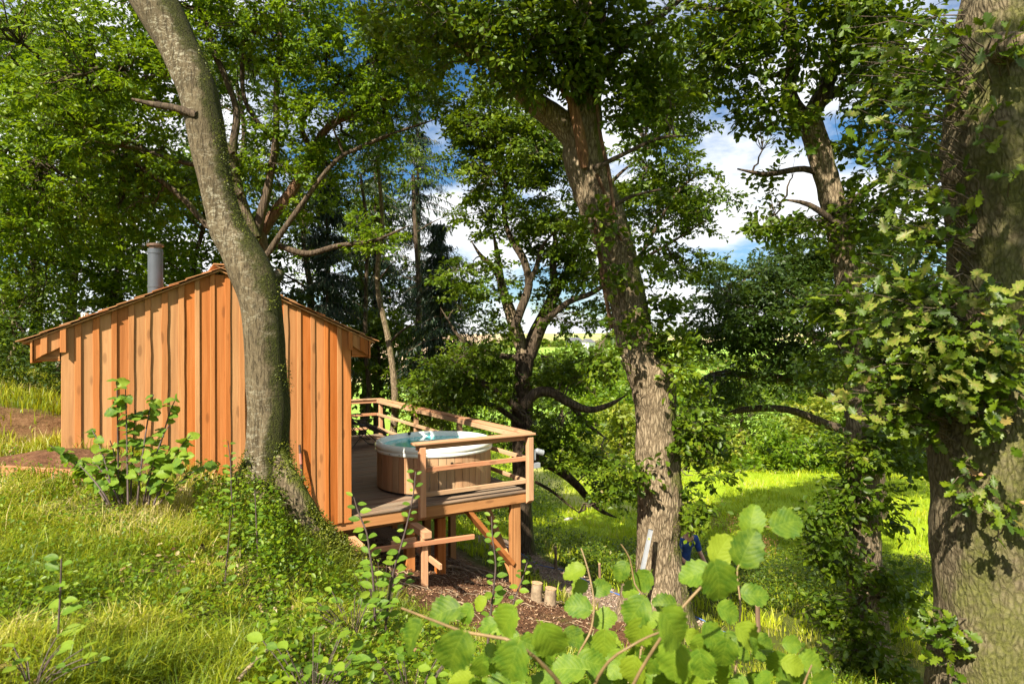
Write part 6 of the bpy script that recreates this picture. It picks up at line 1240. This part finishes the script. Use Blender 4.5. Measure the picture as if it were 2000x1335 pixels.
# ------------------------------------------------------------------ person in blue behind the central oak
def skin_body(name, joints, bones, mat, parent, lv_=2):
    me = bpy.data.meshes.new(name); me.from_pydata([j[0] for j in joints], bones, []); me.update(); o = link(name, me, mat, parent)
    m1 = o.modifiers.new('skin', 'SKIN')
    for i, j in enumerate(joints): me.skin_vertices[0].data[i].radius = (j[1], j[2] if len(j) > 2 else j[1]); me.skin_vertices[0].data[i].use_root = (i == 0)
    m1.use_smooth_shade = True; m2 = o.modifiers.new('sub', 'SUBSURF'); m2.levels = lv_; m2.render_levels = lv_
    return o
def person():
    b = U(1334, 1215, 12.4); gz = float(ground_z(b[0], b[1])); e = tag(empty('person', (b[0], b[1], gz), -YAW+math.radians(205)), 'person in a blue shirt and dark trousers half hidden behind the central oak', 'person')
    # local: x across the shoulders, y forward; bending slightly forward over the work
    J = [((0, 0, .93), .15, .11), ((0, .03, 1.10), .14, .10), ((0, .09, 1.28), .155, .11), ((0, .15, 1.43), .13, .085), ((0, .19, 1.50), .055), ((0, .23, 1.57), .055),
         ((-.10, 0, .88), .095), ((-.12, .05, .48), .066), ((-.13, -.01, .09), .042), ((-.13, .14, .04), .040),
         ((.10, 0, .88), .095), ((.12, .07, .49), .066), ((.14, .03, .09), .042), ((.14, .18, .04), .040),
         ((-.20, .14, 1.41), .065), ((-.27, .20, 1.13), .046), ((-.20, .42, 1.00), .036), ((-.18, .48, .98), .026),
         ((.20, .14, 1.41), .065), ((.27, .20, 1.13), .046), ((.20, .42, 1.00), .036), ((.18, .48, .98), .026)]
    Bn = [(0, 1), (1, 2), (2, 3), (3, 4), (4, 5), (0, 6), (6, 7), (7, 8), (8, 9), (0, 10), (10, 11), (11, 12), (12, 13), (3, 14), (14, 15), (15, 16), (16, 17), (3, 18), (18, 19), (19, 20), (20, 21)]
    Jb = [((j[0][0], j[0][1], j[0][2]), j[1]*.78, (j[2] if len(j) > 2 else j[1])*.78) if i in (0, 1, 2, 3, 6, 10, 14, 18) else j for i, j in enumerate(J)]
    skin_body('body', Jb, Bn, M['skin'], e)
    sc = lambda j, k: (j[0], j[1]*k+.008, (j[2] if len(j) > 2 else j[1])*k+.008)
    idx = [1, 0, 2, 3, 14, 15, 18, 19]; Js = [sc(J[i], 1.1) for i in idx]; Js[1] = ((0, 0, .86), .165, .125)
    skin_body('shirt', Js, [(0, 1), (0, 2), (2, 3), (3, 4), (4, 5), (3, 6), (6, 7)], M['shirt'], e)
    idx = [0, 6, 7, 8, 10, 11, 12]; Jt = [sc(J[i], 1.12) for i in idx]
    skin_body('trousers', Jt, [(0, 1), (1, 2), (2, 3), (0, 4), (4, 5), (5, 6)], M['trouser'], e)
    for s_ in (-1, 1):
        f_ = J[8] if s_ < 0 else J[12]; x, y, z = f_[0]
        skin_body('boot', [((x, y, .09), .055), ((x, y+.04, .05), .055, .05), ((x, y+.17, .04), .045, .035)], [(0, 1), (1, 2)], M['rubber'], e)
        h = J[17][0] if s_ < 0 else J[21][0]; jj = [((h[0], h[1], h[2]), .03, .016)]; bb = []
        for k in range(4):
            n0 = len(jj); x0 = h[0]+(-.027+.018*k)
            jj += [((x0, h[1]+.055, h[2]-.008), .009), ((x0, h[1]+.09-.006*abs(k-1.5), h[2]-.03), .008), ((x0, h[1]+.10-.006*abs(k-1.5), h[2]-.055), .007)]; bb += [(0, n0), (n0, n0+1), (n0+1, n0+2)]
        n0 = len(jj); jj += [((h[0]-s_*-.035, h[1]+.02, h[2]-.012), .010), ((h[0]-s_*-.045, h[1]+.055, h[2]-.03), .008)]; bb += [(0, n0), (n0, n0+1)]
        skin_body('hand', jj, bb, M['skin'], e, 1)
    hc = np.array((0, .27, 1.66)); mb = MB(); V = []; F = []; nu, nv = 20, 14
    for i in range(nv+1):
        ph = math.pi*i/nv
        for j in range(nu):
            th = 2*math.pi*j/nu; x = .073*math.sin(ph)*math.cos(th); y = .095*math.sin(ph)*math.sin(th); z = .115*math.cos(ph)
            if z < 0: x *= 1-.25*(-z/.115); y = y*(1-.12*(-z/.115))
            if y > .05: y += .022*math.exp(-((z+.01)/.025)**2-(x/.014)**2) - .008*math.exp(-((z-.012)/.014)**2-((abs(x)-.03)/.014)**2) + .006*math.exp(-((z+.055)/.01)**2-(x/.025)**2)
            V.append(hc+np.array((x, y, z)))
    for i in range(nv):
        for j in range(nu): F.append((i*nu+j, i*nu+(j+1) % nu, (i+1)*nu+(j+1) % nu, (i+1)*nu+j))
    hd = MB().add(V, F).build('head', M['skin'], e, True)
    for s_ in (-1, 1):
        MB().lathe([(.0, .0), (.011, .004), (.011, .008), (0, .012)], 10, tuple(hc+np.array((s_*.03, .088, .006)))).build('eye', M['black'], hd)
        MB().tube([hc+np.array((s_*.070, 0, .025)), hc+np.array((s_*.080, -.012, .0)), hc+np.array((s_*.072, -.004, -.03))], [.012, .016, .008], 8).build('ear', M['skin'], hd)
    MB().tube([hc+np.array((-.02, .083, -.058)), hc+np.array((0, .089, -.06)), hc+np.array((.02, .083, -.058))], [.004, .006, .004], 8).build('mouth', m_plain('lips', (.36, .14, .12)), hd)
    V2 = [hc+(np.array(v)-hc)*1.07 + np.array((0, -.006, .006)) for v in V]; F2 = [f for f in F if all((V[i]-hc)[2] > .045 - .9*max(0, .02-(V[i]-hc)[1]) for i in f)]
    MB().add(V2, F2).build('hair', M['hair'], hd, True)
person()
cleanup_tmp()
for o in bpy.data.objects:
    if o.type == 'MESH' and o.parent is None and 'kind' not in o and 'category' not in o: print('UNTAGGED', o.name)
print('TRIS', sum(sum(len(p.vertices)-2 for p in m.polygons) if len(m.polygons) < 20000 else len(m.polygons)*(len(m.polygons[0].vertices)-2) for m in bpy.data.meshes), 'OBJ', len(bpy.data.objects))
